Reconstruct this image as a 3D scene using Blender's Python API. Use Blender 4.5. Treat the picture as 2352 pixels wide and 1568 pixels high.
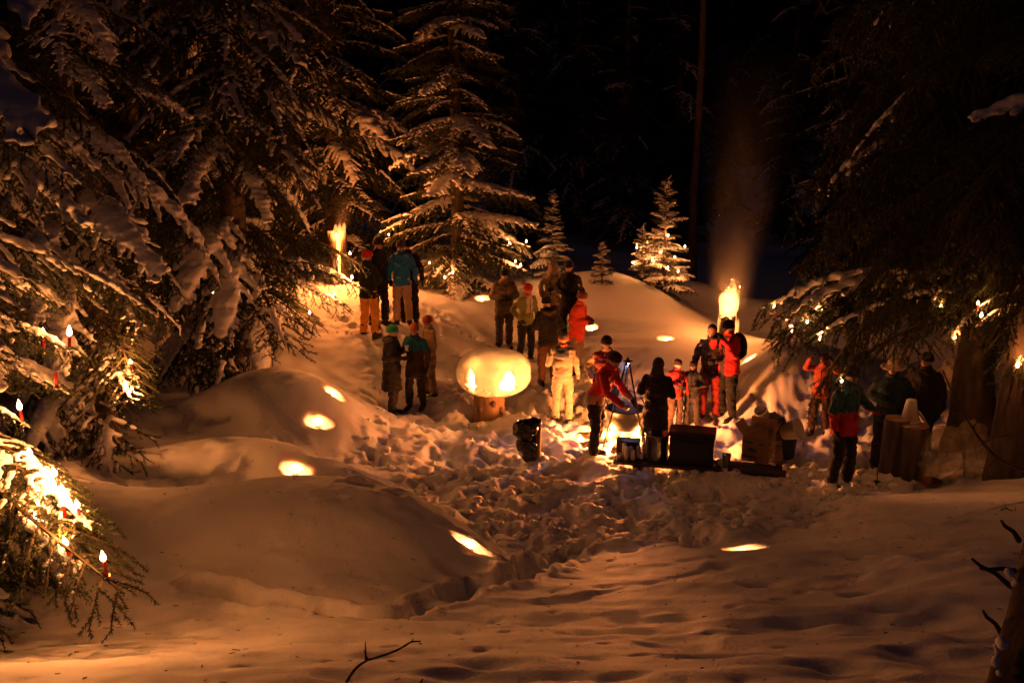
import bpy, bmesh, math, random
import numpy as np
from mathutils import Vector, Matrix

for o in list(bpy.data.objects):
    bpy.data.objects.remove(o)
scene = bpy.context.scene
col = scene.collection
R = math.radians

# ------------------------------------------------------------------ camera
FPX, CX, CY = 2287.0, 1176.0, 784.0          # measured on a 2352 x 1568 frame
PITCH, CAMZ = R(14.0), 5.6
cam_data = bpy.data.cameras.new('camera')
cam_data.sensor_width = 36.0
cam_data.lens = 36.0 * FPX / 2352.0
cam_data.clip_start, cam_data.clip_end = 0.1, 500.0
cam = bpy.data.objects.new('camera', cam_data)
cam.location = (0, 0, CAMZ)
cam.rotation_euler = (R(90) - PITCH, 0, 0)
col.objects.link(cam)
scene.camera = cam

# ------------------------------------------------------------------ night sky
SKY_STRENGTH = 0.055
world = bpy.data.worlds.new('World')
scene.world = world
world.use_nodes = True
wn, wl = world.node_tree.nodes, world.node_tree.links
bg = wn['Background']
sky = wn.new('ShaderNodeTexSky')
sky.sky_type = 'NISHITA'
sky.sun_disc = False
sky.sun_elevation = R(-3.2)
sky.sun_rotation = R(180.0)
tint = wn.new('ShaderNodeMix'); tint.data_type = 'RGBA'; tint.blend_type = 'MULTIPLY'
tint.inputs['Factor'].default_value = 1.0
tint.inputs[7].default_value = (0.5, 0.5, 1.0, 1)
wl.new(sky.outputs[0], tint.inputs[6])
wl.new(tint.outputs[2], bg.inputs[0])
bg.inputs[1].default_value = SKY_STRENGTH

# very dim sun lamp added as moonlight; no such source in view
added_moonlight = bpy.data.lights.new('added_moonlight', 'SUN')
added_moonlight.energy = 0.004
added_moonlight.angle = R(8.0)
added_moonlight.color = (0.75, 0.8, 1.0)
added_moonlight_o = bpy.data.objects.new('added_moonlight', added_moonlight)
added_moonlight_o.rotation_euler = (R(40), 0, R(200))
col.objects.link(added_moonlight_o)

scene.view_settings.view_transform = 'Standard'
scene.view_settings.look = 'None'
scene.view_settings.exposure = 0.58
scene.view_settings.gamma = 1.0
scene.view_settings.use_curve_mapping = False
cy = scene.cycles
cy.use_denoising = True
cy.use_light_tree = True
cy.use_adaptive_sampling = True
cy.adaptive_threshold = 0.04
cy.max_bounces = 4
cy.diffuse_bounces = 2
cy.glossy_bounces = 1
cy.transmission_bounces = 2
cy.transparent_max_bounces = 8
cy.volume_bounces = 0
cy.caustics_reflective = False
cy.caustics_refractive = False
cy.sample_clamp_indirect = 4.0

# ------------------------------------------------------------------ helpers
FWD = np.array([0, math.cos(PITCH), -math.sin(PITCH)])
UP = np.array([0, math.sin(PITCH), math.cos(PITCH)])
CAM = np.array([0, 0, CAMZ])

def P(u, v, d):
    """world point at distance d along the viewing axis, seen at (u, v)"""
    return CAM + np.array([1.0, 0, 0]) * ((u - CX) / FPX * d) + UP * ((CY - v) / FPX * d) + FWD * d

def proj(p):
    r = np.asarray(p, float) - CAM
    d = float(np.dot(r, FWD))
    return CX + r[0] / d * FPX, CY - float(np.dot(r, UP)) / d * FPX

def depth_of(p):
    return float(np.dot(np.asarray(p) - CAM, FWD))

def tag(o, label=None, cat=None, group=None, kind=None):
    if label: o['label'] = label
    if cat: o['category'] = cat
    if group: o['group'] = group
    if kind: o['kind'] = kind
    return o

def empty(name, loc, rz=0.0, label=None, cat=None, group=None):
    o = bpy.data.objects.new(name, None)
    o.empty_display_size = 0.2
    o.location = tuple(float(c) for c in loc)
    o.rotation_euler = (0, 0, rz)
    col.objects.link(o)
    return tag(o, label, cat, group)

def link(name, mesh, parent=None, mat=None):
    o = bpy.data.objects.new(name, mesh)
    if mat is not None:
        if len(mesh.materials) == 0:
            mesh.materials.append(mat)
    if parent is not None:
        o.parent = parent
    col.objects.link(o)
    return o

def hash3(ix, iy, iz, seed):
    h = (ix.astype(np.int64) * 374761393 + iy.astype(np.int64) * 668265263 + iz.astype(np.int64) * 2147483647 + seed * 974634777) & 0xFFFFFFFF
    h = ((h ^ (h >> 13)) * 1274126177) & 0xFFFFFFFF
    h = h ^ (h >> 16)
    return (h & 0xFFFFFF) / float(0xFFFFFF)

def vnoise(x, y, z=None, seed=0):
    """smooth value noise in -1..1"""
    if z is None: z = np.zeros_like(x)
    ix, iy, iz = np.floor(x), np.floor(y), np.floor(z)
    fx, fy, fz = x - ix, y - iy, z - iz
    ix, iy, iz = ix.astype(np.int64), iy.astype(np.int64), iz.astype(np.int64)
    sx, sy, sz = [f * f * f * (f * (f * 6 - 15) + 10) for f in (fx, fy, fz)]
    out = 0
    flat = not np.any(fz)
    for dz in ((0,) if flat else (0, 1)):
        wz = 1.0 if flat else (sz if dz else 1 - sz)
        for dy in (0, 1):
            wy = sy if dy else 1 - sy
            for dx in (0, 1):
                wx = sx if dx else 1 - sx
                out = out + hash3(ix + dx, iy + dy, iz + dz, seed) * wx * wy * wz
    return out * 2 - 1

def fbm(x, y, z=None, seed=0, oct=3, gain=0.5):
    a, s, t = 1.0, 0, 0
    for k in range(oct):
        f = 2.03 ** k
        s = s + a * vnoise(x * f, y * f, None if z is None else z * f, seed + k * 17)
        t += a
        a *= gain
    return s / t

class MB:
    """collects closed shapes; build() makes ONE mesh of them"""
    def __init__(self):
        self.v, self.f, self.m = [], [], []
    def add(self, verts, faces, mat=0):
        n = len(self.v)
        self.v.extend([tuple(map(float, p)) for p in verts])
        for f in faces:
            self.f.append(tuple(i + n for i in f)); self.m.append(mat)
        return self
    def rings(self, rings, mat=0, cap0=True, cap1=True):
        k = len(rings[0]); vs = [p for r in rings for p in r]; fs = []
        for i in range(len(rings) - 1):
            for j in range(k):
                a, b = i * k + j, i * k + (j + 1) % k
                fs.append((a, b, b + k, a + k))
        if cap0: fs.append(tuple(reversed(range(k))))
        if cap1: fs.append(tuple(range((len(rings) - 1) * k, len(rings) * k)))
        return self.add(vs, fs, mat)
    def tube(self, pts, rad, sides=8, mat=0, round_ends=False, flat=(1.0, 1.0), twist=0.0):
        pts = [np.asarray(p, float) for p in pts]
        if not hasattr(rad, '__len__'): rad = [rad] * len(pts)
        rad = list(rad)
        tang = []
        for i in range(len(pts)):
            t = pts[min(i + 1, len(pts) - 1)] - pts[max(i - 1, 0)]
            tang.append(t / (np.linalg.norm(t) + 1e-9))
        if round_ends:
            q, rr, tt = [], [], []
            for a in (0.15, 0.55, 0.86):
                q.append(pts[0] - tang[0] * rad[0] * math.cos(math.asin(a))); rr.append(rad[0] * a); tt.append(tang[0])
            q += pts; rr += rad; tt += tang
            for a in (0.86, 0.55, 0.15):
                q.append(pts[-1] + tang[-1] * rad[-1] * math.cos(math.asin(a))); rr.append(rad[-1] * a); tt.append(tang[-1])
            pts, rad, tang = q, rr, tt
        ref = np.array([0, 0, 1.0]) if abs(tang[0][2]) < 0.9 else np.array([0, 1.0, 0])
        rings = []
        for p, r, t in zip(pts, rad, tang):
            a = np.cross(ref, t); a /= np.linalg.norm(a) + 1e-9
            b = np.cross(t, a)
            ref = b
            rings.append([p + a * (math.cos(w) * r * flat[0]) + b * (math.sin(w) * r * flat[1])
                          for w in [twist + 2 * math.pi * j / sides for j in range(sides)]])
        return self.rings(rings, mat)
    def ell(self, c, r, seg=12, rin=8, mat=0, rot=None):
        rings = []
        for i in range(rin + 1):
            th = math.pi * (i + 0.0) / rin
            th = min(max(th, 0.05), math.pi - 0.05)
            ring = []
            for j in range(seg):
                w = 2 * math.pi * j / seg
                q = Vector((r[0] * math.sin(th) * math.cos(w), r[1] * math.sin(th) * math.sin(w), -r[2] * math.cos(th)))
                if rot is not None: q = rot @ q
                ring.append((q.x + c[0], q.y + c[1], q.z + c[2]))
            rings.append(ring)
        return self.rings(rings, mat)
    def box(self, c, s, mat=0, rot=None):
        vs = []
        for dx in (-.5, .5):
            for dy in (-.5, .5):
                for dz in (-.5, .5):
                    q = Vector((dx * s[0], dy * s[1], dz * s[2]))
                    if rot is not None: q = rot @ q
                    vs.append((q.x + c[0], q.y + c[1], q.z + c[2]))
        fs = [(0, 1, 3, 2), (4, 6, 7, 5), (0, 4, 5, 1), (2, 3, 7, 6), (0, 2, 6, 4), (1, 5, 7, 3)]
        return self.add(vs, fs, mat)
    def lathe(self, prof, c=(0, 0, 0), seg=24, mat=0, cap0=True, cap1=True):
        rings = [[(c[0] + r * math.cos(2 * math.pi * j / seg), c[1] + r * math.sin(2 * math.pi * j / seg), c[2] + z) for j in range(seg)] for r, z in prof]
        return self.rings(rings, mat, cap0, cap1)
    def mesh(self, name, mats=(), smooth=True):
        me = bpy.data.meshes.new(name)
        me.from_pydata(self.v, [], self.f)
        for m in mats: me.materials.append(m)
        if len(mats) > 1: me.polygons.foreach_set('material_index', self.m)
        if smooth: me.polygons.foreach_set('use_smooth', [True] * len(self.f))
        me.update()
        return me
    def build(self, name, mats, parent=None, smooth=True, bevel=0.0):
        if not isinstance(mats, (list, tuple)): mats = [mats]
        me = self.mesh(name, mats, smooth)
        if bevel:
            bm = bmesh.new(); bm.from_mesh(me)
            bmesh.ops.bevel(bm, geom=[e for e in bm.edges if e.calc_face_angle(0) > 0.5], offset=bevel, segments=2, affect='EDGES', profile=0.6)
            bm.to_mesh(me); bm.free()
        return link(name, me, parent)

tmp_scene = bpy.data.scenes.new('tmp')
def remesh(mb, voxel, smooth=2, name='m'):
    """union of the collected shapes as one continuous surface"""
    me = mb.mesh(name, (), False)
    bm = bmesh.new(); bm.from_mesh(me)
    bmesh.ops.recalc_face_normals(bm, faces=bm.faces); bm.to_mesh(me); bm.free()
    ob = bpy.data.objects.new('t', me)
    tmp_scene.collection.objects.link(ob)
    md = ob.modifiers.new('r', 'REMESH'); md.mode = 'VOXEL'; md.voxel_size = voxel; md.use_smooth_shade = True
    if smooth:
        s = ob.modifiers.new('s', 'SMOOTH'); s.factor = 0.5; s.iterations = smooth
    with bpy.context.temp_override(scene=tmp_scene, view_layer=tmp_scene.view_layers[0]):
        dg = bpy.context.evaluated_depsgraph_get()
    dg.update()
    out = bpy.data.meshes.new_from_object(ob.evaluated_get(dg))
    out.name = name
    bpy.data.objects.remove(ob); bpy.data.meshes.remove(me)
    out.materials.clear()
    return out

def get_co(me):
    a = np.empty(len(me.vertices) * 3); me.vertices.foreach_get('co', a); return a.reshape(-1, 3)
def get_no(me):
    a = np.empty(len(me.vertices) * 3); me.vertices.foreach_get('normal', a); return a.reshape(-1, 3)
def set_co(me, co):
    me.vertices.foreach_set('co', np.ascontiguousarray(co, dtype=np.float32).ravel()); me.update()

# ------------------------------------------------------------------ materials
def mat(name, base, rough=0.8, metal=0.0, var=0.0, vscale=8.0, bump=0.0, bscale=40.0, sss=0.0, sss_r=(0.5, 0.25, 0.12), sss_s=0.05,
        sheen=0.0, spec=0.5, col2=None, stretch=(1, 1, 1), trans=0.0, detail=4.0):
    m = bpy.data.materials.new(name); m.use_nodes = True
    n, l = m.node_tree.nodes, m.node_tree.links
    b = n['Principled BSDF']
    b.inputs['Base Color'].default_value = (*base, 1)
    b.inputs['Roughness'].default_value = rough
    b.inputs['Metallic'].default_value = metal
    b.inputs['Specular IOR Level'].default_value = spec
    b.inputs['Transmission Weight'].default_value = trans
    if sheen: b.inputs['Sheen Weight'].default_value = sheen
    if sss:
        b.inputs['Subsurface Weight'].default_value = sss
        b.inputs['Subsurface Radius'].default_value = sss_r
        b.inputs['Subsurface Scale'].default_value = sss_s
    tc = n.new('ShaderNodeTexCoord'); mp = n.new('ShaderNodeMapping')
    mp.inputs['Scale'].default_value = stretch
    l.new(tc.outputs['Object'], mp.inputs['Vector'])
    if var or col2:
        t = n.new('ShaderNodeTexNoise'); t.inputs['Scale'].default_value = vscale; t.inputs['Detail'].default_value = detail
        l.new(mp.outputs[0], t.inputs['Vector'])
        r = n.new('ShaderNodeValToRGB')
        c2 = col2 if col2 else tuple(min(1, c * (1 + var)) for c in base)
        c1 = base if col2 else tuple(c * (1 - var) for c in base)
        r.color_ramp.elements[0].position, r.color_ramp.elements[1].position = 0.32, 0.68
        r.color_ramp.elements[0].color = (*c1, 1); r.color_ramp.elements[1].color = (*c2, 1)
        l.new(t.outputs['Fac'], r.inputs[0]); l.new(r.outputs[0], b.inputs['Base Color'])
    if bump:
        t = n.new('ShaderNodeTexNoise'); t.inputs['Scale'].default_value = bscale; t.inputs['Detail'].default_value = 5.0
        l.new(mp.outputs[0], t.inputs['Vector'])
        k = n.new('ShaderNodeBump'); k.inputs['Strength'].default_value = 1.0; k.inputs['Distance'].default_value = bump
        l.new(t.outputs['Fac'], k.inputs['Height']); l.new(k.outputs[0], b.inputs['Normal'])
    return m

def emit_mat(name, color, strength):
    m = bpy.data.materials.new(name); m.use_nodes = True
    n, l = m.node_tree.nodes, m.node_tree.links
    n.remove(n['Principled BSDF'])
    e = n.new('ShaderNodeEmission'); e.inputs[0].default_value = (*color, 1); e.inputs[1].default_value = strength
    l.new(e.outputs[0], n['Material Output'].inputs['Surface'])
    try: m.cycles.emission_sampling = 'NONE'
    except Exception: pass
    return m

def flame_vol(name, color, strength):
    m = bpy.data.materials.new(name); m.use_nodes = True
    n, l = m.node_tree.nodes, m.node_tree.links
    n.remove(n['Principled BSDF'])
    e = n.new('ShaderNodeEmission'); e.inputs[0].default_value = (*color, 1); e.inputs[1].default_value = strength
    l.new(e.outputs[0], n['Material Output'].inputs['Volume'])
    try: m.cycles.homogeneous_volume = True
    except Exception: pass
    return m

CANDLE_COL = (1.0, 0.30, 0.066)
FIRE_COL = (1.0, 0.255, 0.05)
def lamp(name, loc, watts, color=CANDLE_COL, radius=0.03, parent=None):
    d = bpy.data.lights.new(name, 'POINT'); d.energy = watts; d.color = color; d.shadow_soft_size = radius
    o = bpy.data.objects.new(name, d); o.location = tuple(float(c) for c in loc)
    if parent is not None: o.parent = parent
    col.objects.link(o)
    return o

M = {}
M['snow'] = mat('snow', (0.86, 0.87, 0.89), 0.62, bump=0.006, bscale=55, sss=0.45, sss_r=(1.0, 0.6, 0.35), sss_s=0.09, spec=0.25)
M['branch_snow'] = mat('branch_snow', (0.84, 0.85, 0.88), 0.65, bump=0.008, bscale=30, spec=0.25)
M['cap_snow'] = mat('cap_snow', (0.87, 0.87, 0.86), 0.28, bump=0.004, bscale=26, sss=1.0, sss_r=(1.0, 1.0, 0.95), sss_s=0.16, spec=0.6)
M['needles'] = mat('needles', (0.030, 0.048, 0.016), 0.6, var=0.45, vscale=3.0, spec=0.35)
M['twig'] = mat('twig', (0.070, 0.048, 0.030), 0.9, var=0.3)
M['bark'] = mat('bark', (0.060, 0.042, 0.030), 0.95, col2=(0.15, 0.11, 0.08), vscale=9.0, stretch=(1, 1, 0.25), bump=0.02, bscale=14)
M['dark_wood'] = mat('dark_wood', (0.035, 0.022, 0.014), 0.8, var=0.4, vscale=6, stretch=(0.15, 1, 1), bump=0.004, bscale=20)
M['wood'] = mat('wood', (0.16, 0.095, 0.048), 0.8, col2=(0.30, 0.19, 0.10), vscale=10, stretch=(1, 1, 0.12), bump=0.008, bscale=18)
M['cutwood'] = mat('cutwood', (0.34, 0.22, 0.12), 0.8, var=0.25, vscale=6, bump=0.003, bscale=30)
M['char'] = mat('char', (0.012, 0.010, 0.009), 0.9, bump=0.01, bscale=25)
M['iron'] = mat('iron', (0.018, 0.017, 0.018), 0.5, metal=0.6, var=0.4, vscale=12, bump=0.002, bscale=60)
M['black_plastic'] = mat('black_plastic', (0.010, 0.010, 0.012), 0.35, var=0.3, bump=0.001, bscale=90)
M['steel'] = mat('steel', (0.55, 0.54, 0.52), 0.28, metal=1.0, var=0.15, vscale=5, stretch=(6, 6, 0.4))
M['copper'] = mat('copper', (0.60, 0.28, 0.16), 0.25, metal=1.0, var=0.2)
M['card'] = mat('card', (0.30, 0.185, 0.095), 0.85, var=0.12, vscale=14)
M['teal_print'] = mat('teal_print', (0.02, 0.15, 0.12), 0.8)
M['white_plastic'] = mat('white_plastic', (0.62, 0.60, 0.55), 0.4, sss=0.15, sss_s=0.01)
M['blue_plastic'] = mat('blue_plastic', (0.015, 0.025, 0.07), 0.45)
M['paper'] = mat('paper', (0.75, 0.73, 0.70), 0.7)
M['red_wax'] = mat('red_wax', (0.45, 0.015, 0.012), 0.4, sss=0.2, sss_s=0.01)
M['white_wax'] = mat('white_wax', (0.75, 0.68, 0.52), 0.4)
M['tin'] = mat('tin', (0.5, 0.45, 0.35), 0.35, metal=1.0)
M['flame'] = emit_mat('flame', (1.0, 0.58, 0.22), 30.0)
M['ember'] = emit_mat('ember', (1.0, 0.25, 0.04), 9.0)
M['torch_flame'] = flame_vol('torch_flame', (1.0, 0.37, 0.085), 13.0)
M['fire_flame'] = flame_vol('fire_flame', (1.0, 0.41, 0.10), 34.0)
# ------------------------------------------------------------------ terrain
CTRL = [(100,1568,4.6),(1176,1568,4.4),(2250,1568,4.2),(300,1450,6.8),(800,1450,6.6),(1300,1450,6.4),(1800,1450,6.2),(2250,1450,5.6),
 (300,1380,7.8),(800,1400,7.5),(1176,1340,9.0),(1600,1330,8.6),(2000,1300,8.6),(2300,1280,8.0),
 (1330,1270,11.2),(1700,1262,10.4),(2000,1215,10.8),(2300,1180,10.5),
 (1176,1200,12.6),(1500,1180,12.9),(1800,1150,13.2),(2100,1120,13.2),(2330,1090,12.8),
 (1205,1062,15.1),(1000,1120,13.8),(1375,1045,15.4),(1600,1085,14.6),(1935,1106,13.7),(2070,1100,13.8),
 (900,945,17.5),(1120,940,17.6),(1290,970,17.0),(1668,958,17.0),(1860,995,16.2),(2020,1065,14.8),(2110,1060,14.8),
 (1258,880,18.9),(1208,828,21.0),(1158,795,22.3),(1322,850,20.0),
 (848,772,19.9),(925,745,20.7),(868,745,20.5),(800,840,18.5),(980,800,20.0),(1050,740,21.5),(1108,685,23.3),(950,670,23.0),(1050,680,24.0),
 (780,640,23.5),(775,620,24.5),(700,590,28.0),
 (1300,700,22.8),(1400,640,23.8),(1480,670,23.4),(1520,690,24.0),(1340,790,20.8),(1440,760,21.2),(1560,790,20.0),(1600,740,22.0),(1650,850,18.8),(1440,870,19.0),(1530,850,19.0),
 (1770,800,18.0),(1720,860,17.6),(1830,860,17.0),(1850,920,16.8),(1760,760,24.0),
 (1700,690,28.0),(1760,700,25.0),(1176,610,38.0),(1500,600,42.0),(1700,590,45.0),(800,540,35.0),(0,500,45.0),(2352,500,45.0),(1176,330,90.0),(-1500,330,90.0),(3800,330,90.0),
 (620,905,15.5),(720,935,15.2),(830,930,16.2),(790,960,15.2),(840,1010,14.9),(500,930,15.4),(650,1032,13.9),(600,1062,13.0),(750,1118,12.6),(840,1110,13.3),
 (500,1178,11.6),(700,1162,10.4),(950,1190,10.6),(1085,1250,10.7),(1150,1290,11.0),(700,1300,8.6),(350,1250,9.0),(300,1130,11.3),(350,950,14.8),(280,1020,13.5),
 (450,880,17.0),(60,1100,10.0),(-300,1200,9.0),(2300,1000,14.5),(2200,900,17.0),(2350,850,20.0),(2700,1100,13.0),(2600,1350,8.0),(150,800,22.0),(500,700,24.0),(2000,820,20.0)]
CP = np.array([P(*c) for c in CTRL])
CP = np.vstack([CP, [[0, 0.3, 3.95], [-4, 0.5, 4.0], [4, 0.5, 3.9], [-12, 4, 3.2], [12, 4, 3.0], [-14, 18, 1.6], [14, 20, 1.2], [-30, 40, 3.0], [30, 40, 2.5]]])

def tps_fit(p, z, lam=0.02):
    n = len(p)
    d2 = ((p[:, None] - p[None]) ** 2).sum(-1)
    K = np.where(d2 > 0, 0.5 * d2 * np.log(d2 + 1e-12), 0) + lam * np.eye(n)
    Q = np.hstack([np.ones((n, 1)), p])
    A = np.block([[K, Q], [Q.T, np.zeros((3, 3))]])
    return np.linalg.solve(A, np.concatenate([z, np.zeros(3)]))
TW = tps_fit(CP[:, :2], CP[:, 2])
def tps(x, y):
    out = TW[-3] + TW[-2] * x + TW[-1] * y
    for k in range(len(CP)):
        d2 = (x - CP[k, 0]) ** 2 + (y - CP[k, 1]) ** 2
        out = out + TW[k] * 0.5 * d2 * np.log(d2 + 1e-12)
    return out

# extra rounded mounds (u, v, depth, rx, ry, height, sharpness)
MOUNDS = [(625, 905, 15.4, 1.25, 0.85, 0.40, 3.6), (600, 1062, 12.9, 1.5, 0.62, 0.34, 3.2), (690, 1200, 9.9, 2.1, 1.15, 0.37, 3.2),
          (1420, 690, 23.2, 1.9, 1.6, 0.25, 2.0), (1785, 835, 17.8, 0.95, 0.8, 0.0, 2.2), (1600, 665, 26.0, 0.7, 0.7, 0.35, 2.5), (1275, 690, 22.6, 1.0, 0.6, 0.15, 2.0)]
def mounds(x, y):
    out = 0
    for u, v, d, rx, ry, h, k in MOUNDS:
        c = P(u, v, d)
        q = np.sqrt(((x - c[0]) / rx) ** 2 + ((y - c[1]) / ry) ** 2)
        out = out + h * np.exp(-q ** k)
    return out

def base_z(x, y):
    return tps(x, y) + mounds(x, y)

def hit(u, v, d0=3.0, d1=60.0):
    """where the line of sight at (u, v) meets the snow"""
    d = np.linspace(d0, d1, 1400)
    pts = np.array([P(u, v, k) for k in d])
    h = pts[:, 2] - base_z(pts[:, 0], pts[:, 1])
    i = int(np.argmax(h < 0)) if np.any(h < 0) else len(d) - 1
    return pts[max(i, 1)]

# grid lines, closer where the clearing is
ys = [1.2]
while ys[-1] < 120:
    y = ys[-1]
    ys.append(y + (0.014 + 0.0029 * y if y < 27 else 0.02 * y - 0.44))
ys = np.array(ys)
xs = [0.0]
while xs[-1] < 70:
    x = xs[-1]
    xs.append(x + (0.034 if x < 8.5 else 0.034 + (x - 8.5) * 0.035))
xs = np.array(xs); xs = np.concatenate([-xs[:0:-1], xs])
GX, GY = np.meshgrid(xs, ys)
GZ = base_z(GX, GY)

def inside(poly, x, y, soft):
    """signed soft mask of a polygon (1 inside, 0 outside)"""
    ins = np.zeros(x.shape, bool); dmin = np.full(x.shape, 1e9)
    n = len(poly)
    for i in range(n):
        ax, ay = poly[i]; bx, by = poly[(i + 1) % n]
        c = ((ay > y) != (by > y)) & (x < (bx - ax) * (y - ay) / (by - ay + 1e-12) + ax)
        ins ^= c
        t = np.clip(((x - ax) * (bx - ax) + (y - ay) * (by - ay)) / ((bx - ax) ** 2 + (by - ay) ** 2 + 1e-12), 0, 1)
        dmin = np.minimum(dmin, np.hypot(x - ax - t * (bx - ax), y - ay - t * (by - ay)))
    s = np.where(ins, dmin, -dmin)
    return np.clip(s / soft * 0.5 + 0.5, 0, 1)

TRAMP_UV = [(830,1030),(770,1115),(870,1158),(1020,1200),(1130,1265),(1220,1290),(1330,1260),(1500,1250),(1720,1240),(1880,1195),(2010,1140),(2120,1120),(2250,1100),
            (2170,980),(2050,960),(1900,900),(1800,905),(1720,890),(1600,865),(1450,850),(1340,800),(1260,760),(1160,730),(1000,700),(900,690),(760,700),(730,760),(840,800),(850,880),(860,960)]
tramp_poly = [tuple(hit(u, v)[:2]) for u, v in TRAMP_UV]
tm = inside(tramp_poly, GX + 0.35 * fbm(GX * 1.3, GY * 1.3, seed=4), GY + 0.35 * fbm(GX * 1.3, GY * 1.3, seed=9), 0.35)

# undisturbed snow: soft wind and settling relief
calm = 1 - tm
near = np.clip((30 - GY) / 10, 0, 1)
GZ += calm * near * (0.05 * fbm(GX * 0.8, GY * 0.8, seed=21, oct=2) + 0.018 * fbm(GX * 2.3, GY * 2.3 + 0.4 * GX, seed=23, oct=3) + 0.006 * fbm(GX * 6.5, GY * 6.5, seed=27, oct=3))
# ripples and hollows on the bank in front
fg = np.clip((10.5 - GY) / 2.5, 0, 1) * np.clip((GX + 2.2 - (GY - 6) * 0.2) / 1.5, 0, 1)
GZ += fg * (0.038 * fbm(GX * 1.3 - GY * 0.4, GY * 2.6 + GX * 0.9, seed=31, oct=2) - 0.03 * np.clip(fbm(GX * 1.9, GY * 2.4, seed=35, oct=2) - 0.15, 0, 1) * 3)

def stamp(cx, cy, rx, ry, ang, depth, rim=0.35, p=2.0, wob=0.25, seed=0):
    rr = max(rx, ry) * 2.0
    j0, j1 = np.searchsorted(xs, [cx - rr, cx + rr]); i0, i1 = np.searchsorted(ys, [cy - rr, cy + rr])
    if j1 - j0 < 2 or i1 - i0 < 2: return
    x, y = GX[i0:i1, j0:j1] - cx, GY[i0:i1, j0:j1] - cy
    ca, sa = math.cos(ang), math.sin(ang)
    a, b = (x * ca + y * sa) / rx, (-x * sa + y * ca) / ry
    q = np.sqrt(a * a + b * b)
    q = q * (1 + wob * vnoise(x * 9 + seed, y * 9, seed=seed))
    GZ[i0:i1, j0:j1] += -depth * np.exp(-q ** (2 * p)) + depth * rim * np.exp(-((q - 1.25) / 0.28) ** 2)

rng = random.Random(7)
# trampled snow: broken lumps
N1 = fbm(GX * 1.9, GY * 1.9, seed=41, oct=3)
def puffs(x, y, seed):
    ix, iy = np.floor(x).astype(np.int64), np.floor(y).astype(np.int64)
    best = np.full(x.shape, 9.0)
    for dx in (-1, 0, 1):
        for dy in (-1, 0, 1):
            cx_, cy_ = ix + dx, iy + dy
            px = cx_ + hash3(cx_, cy_, cx_ * 0, seed); py = cy_ + hash3(cx_, cy_, cx_ * 0, seed + 5)
            sz = 0.55 + 0.75 * hash3(cx_, cy_, cx_ * 0, seed + 9)
            best = np.minimum(best, ((x - px) ** 2 + (y - py) ** 2) / sz ** 2)
    return np.sqrt(np.clip(1 - best, 0, 1))
wxp = GX + 0.10 * fbm(GX * 3.2, GY * 3.2, seed=71, oct=3); wyp = GY + 0.10 * fbm(GX * 3.2 + 9, GY * 3.2, seed=73, oct=3)
sel = GY < 27
N2 = np.zeros_like(GX); N5 = np.zeros_like(GX)
N2[sel] = puffs(wxp[sel] * 2.6, wyp[sel] * 2.6, 43) - 0.4
N5[sel] = puffs(wxp[sel] * 6.5, wyp[sel] * 6.5, 45) - 0.4
N3 = fbm(GX * 8.0, GY * 8.0, seed=47, oct=3, gain=0.6)
N4 = fbm(GX * 17, GY * 17, seed=49, oct=2)
rough = np.clip((19.5 - GY) / 2.5, 0.3, 1) * np.clip(1.0 + 0.7 * fbm(GX * 0.55, GY * 0.55, seed=91, oct=2), 0.55, 1.4)
GZ += tm * rough * (0.11 * N1 + 0.10 * N2 * (0.4 + np.clip(N1 + 0.5, 0, 1)) + 0.05 * N5 * np.clip(0.6 + N3, 0, 1.2) + 0.022 * N3 + 0.010 * N4 - 0.05)
for k in range(1100):                                              # footprints all over the clearing
    i = rng.randrange(len(ys)); x, y = rng.uniform(-6, 8.5), rng.uniform(10.0, 23.5)
    jj, ii = np.searchsorted(xs, x), np.searchsorted(ys, y)
    if tm[ii, jj] < 0.6: continue
    s = 1.0 if y < 18 else 0.55
    stamp(x, y, rng.uniform(0.13, 0.22), rng.uniform(0.075, 0.12), rng.uniform(0, 3.14), s * rng.uniform(0.05, 0.15), rng.uniform(0.1, 0.35), 1.4, 0.12, k)
# ragged step where the deep snow was cut away
edge = np.exp(-((tm - 0.5) / 0.28) ** 2) * near
GZ += edge * (0.05 * fbm(GX * 5, GY * 5, seed=53, oct=3))

# trodden furrow below the big mound
def furrow(pts, width, depth, seed):
    w = [hit(u, v)[:2] for u, v in pts]
    d = np.full(GX.shape, 9.0)
    sub = (GY < 14) & (GY > 5)
    wx = GX + 0.16 * fbm(GX * 3, GY * 3, seed=seed, oct=4, gain=0.6); wy = GY + 0.16 * fbm(GX * 3 + 7, GY * 3, seed=seed + 1, oct=4, gain=0.6)
    for (ax, ay), (bx, by) in zip(w[:-1], w[1:]):
        t = np.clip(((wx - ax) * (bx - ax) + (wy - ay) * (by - ay)) / ((bx - ax) ** 2 + (by - ay) ** 2), 0, 1)
        d = np.minimum(d, np.hypot(wx - ax - t * (bx - ax), wy - ay - t * (by - ay)))
    q = d / width
    return np.where(sub, -depth * np.exp(-q ** 4) * (0.75 + 0.8 * fbm(GX * 2.6, GY * 2.6, seed=seed + 2, oct=3)) + depth * 0.18 * np.exp(-((q - 1.35) / 0.3) ** 2), 0)
GZ += furrow([(430,1345),(560,1375),(700,1395),(830,1408),(930,1400),(1020,1378),(1100,1345),(1180,1325),(1250,1290),(1340,1255)], 0.14, 0.20, 61)
GZ += furrow([(300,1100),(380,1075),(470,1065),(540,1050)], 0.12, 0.08, 65)
GZ += furrow([(640,1000),(720,1040),(790,1060),(830,1050)], 0.11, 0.08, 67)
GZ += furrow([(1170,1385),(1300,1378),(1450,1350),(1560,1320),(1650,1300)], 0.16, 0.03, 69)
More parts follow.
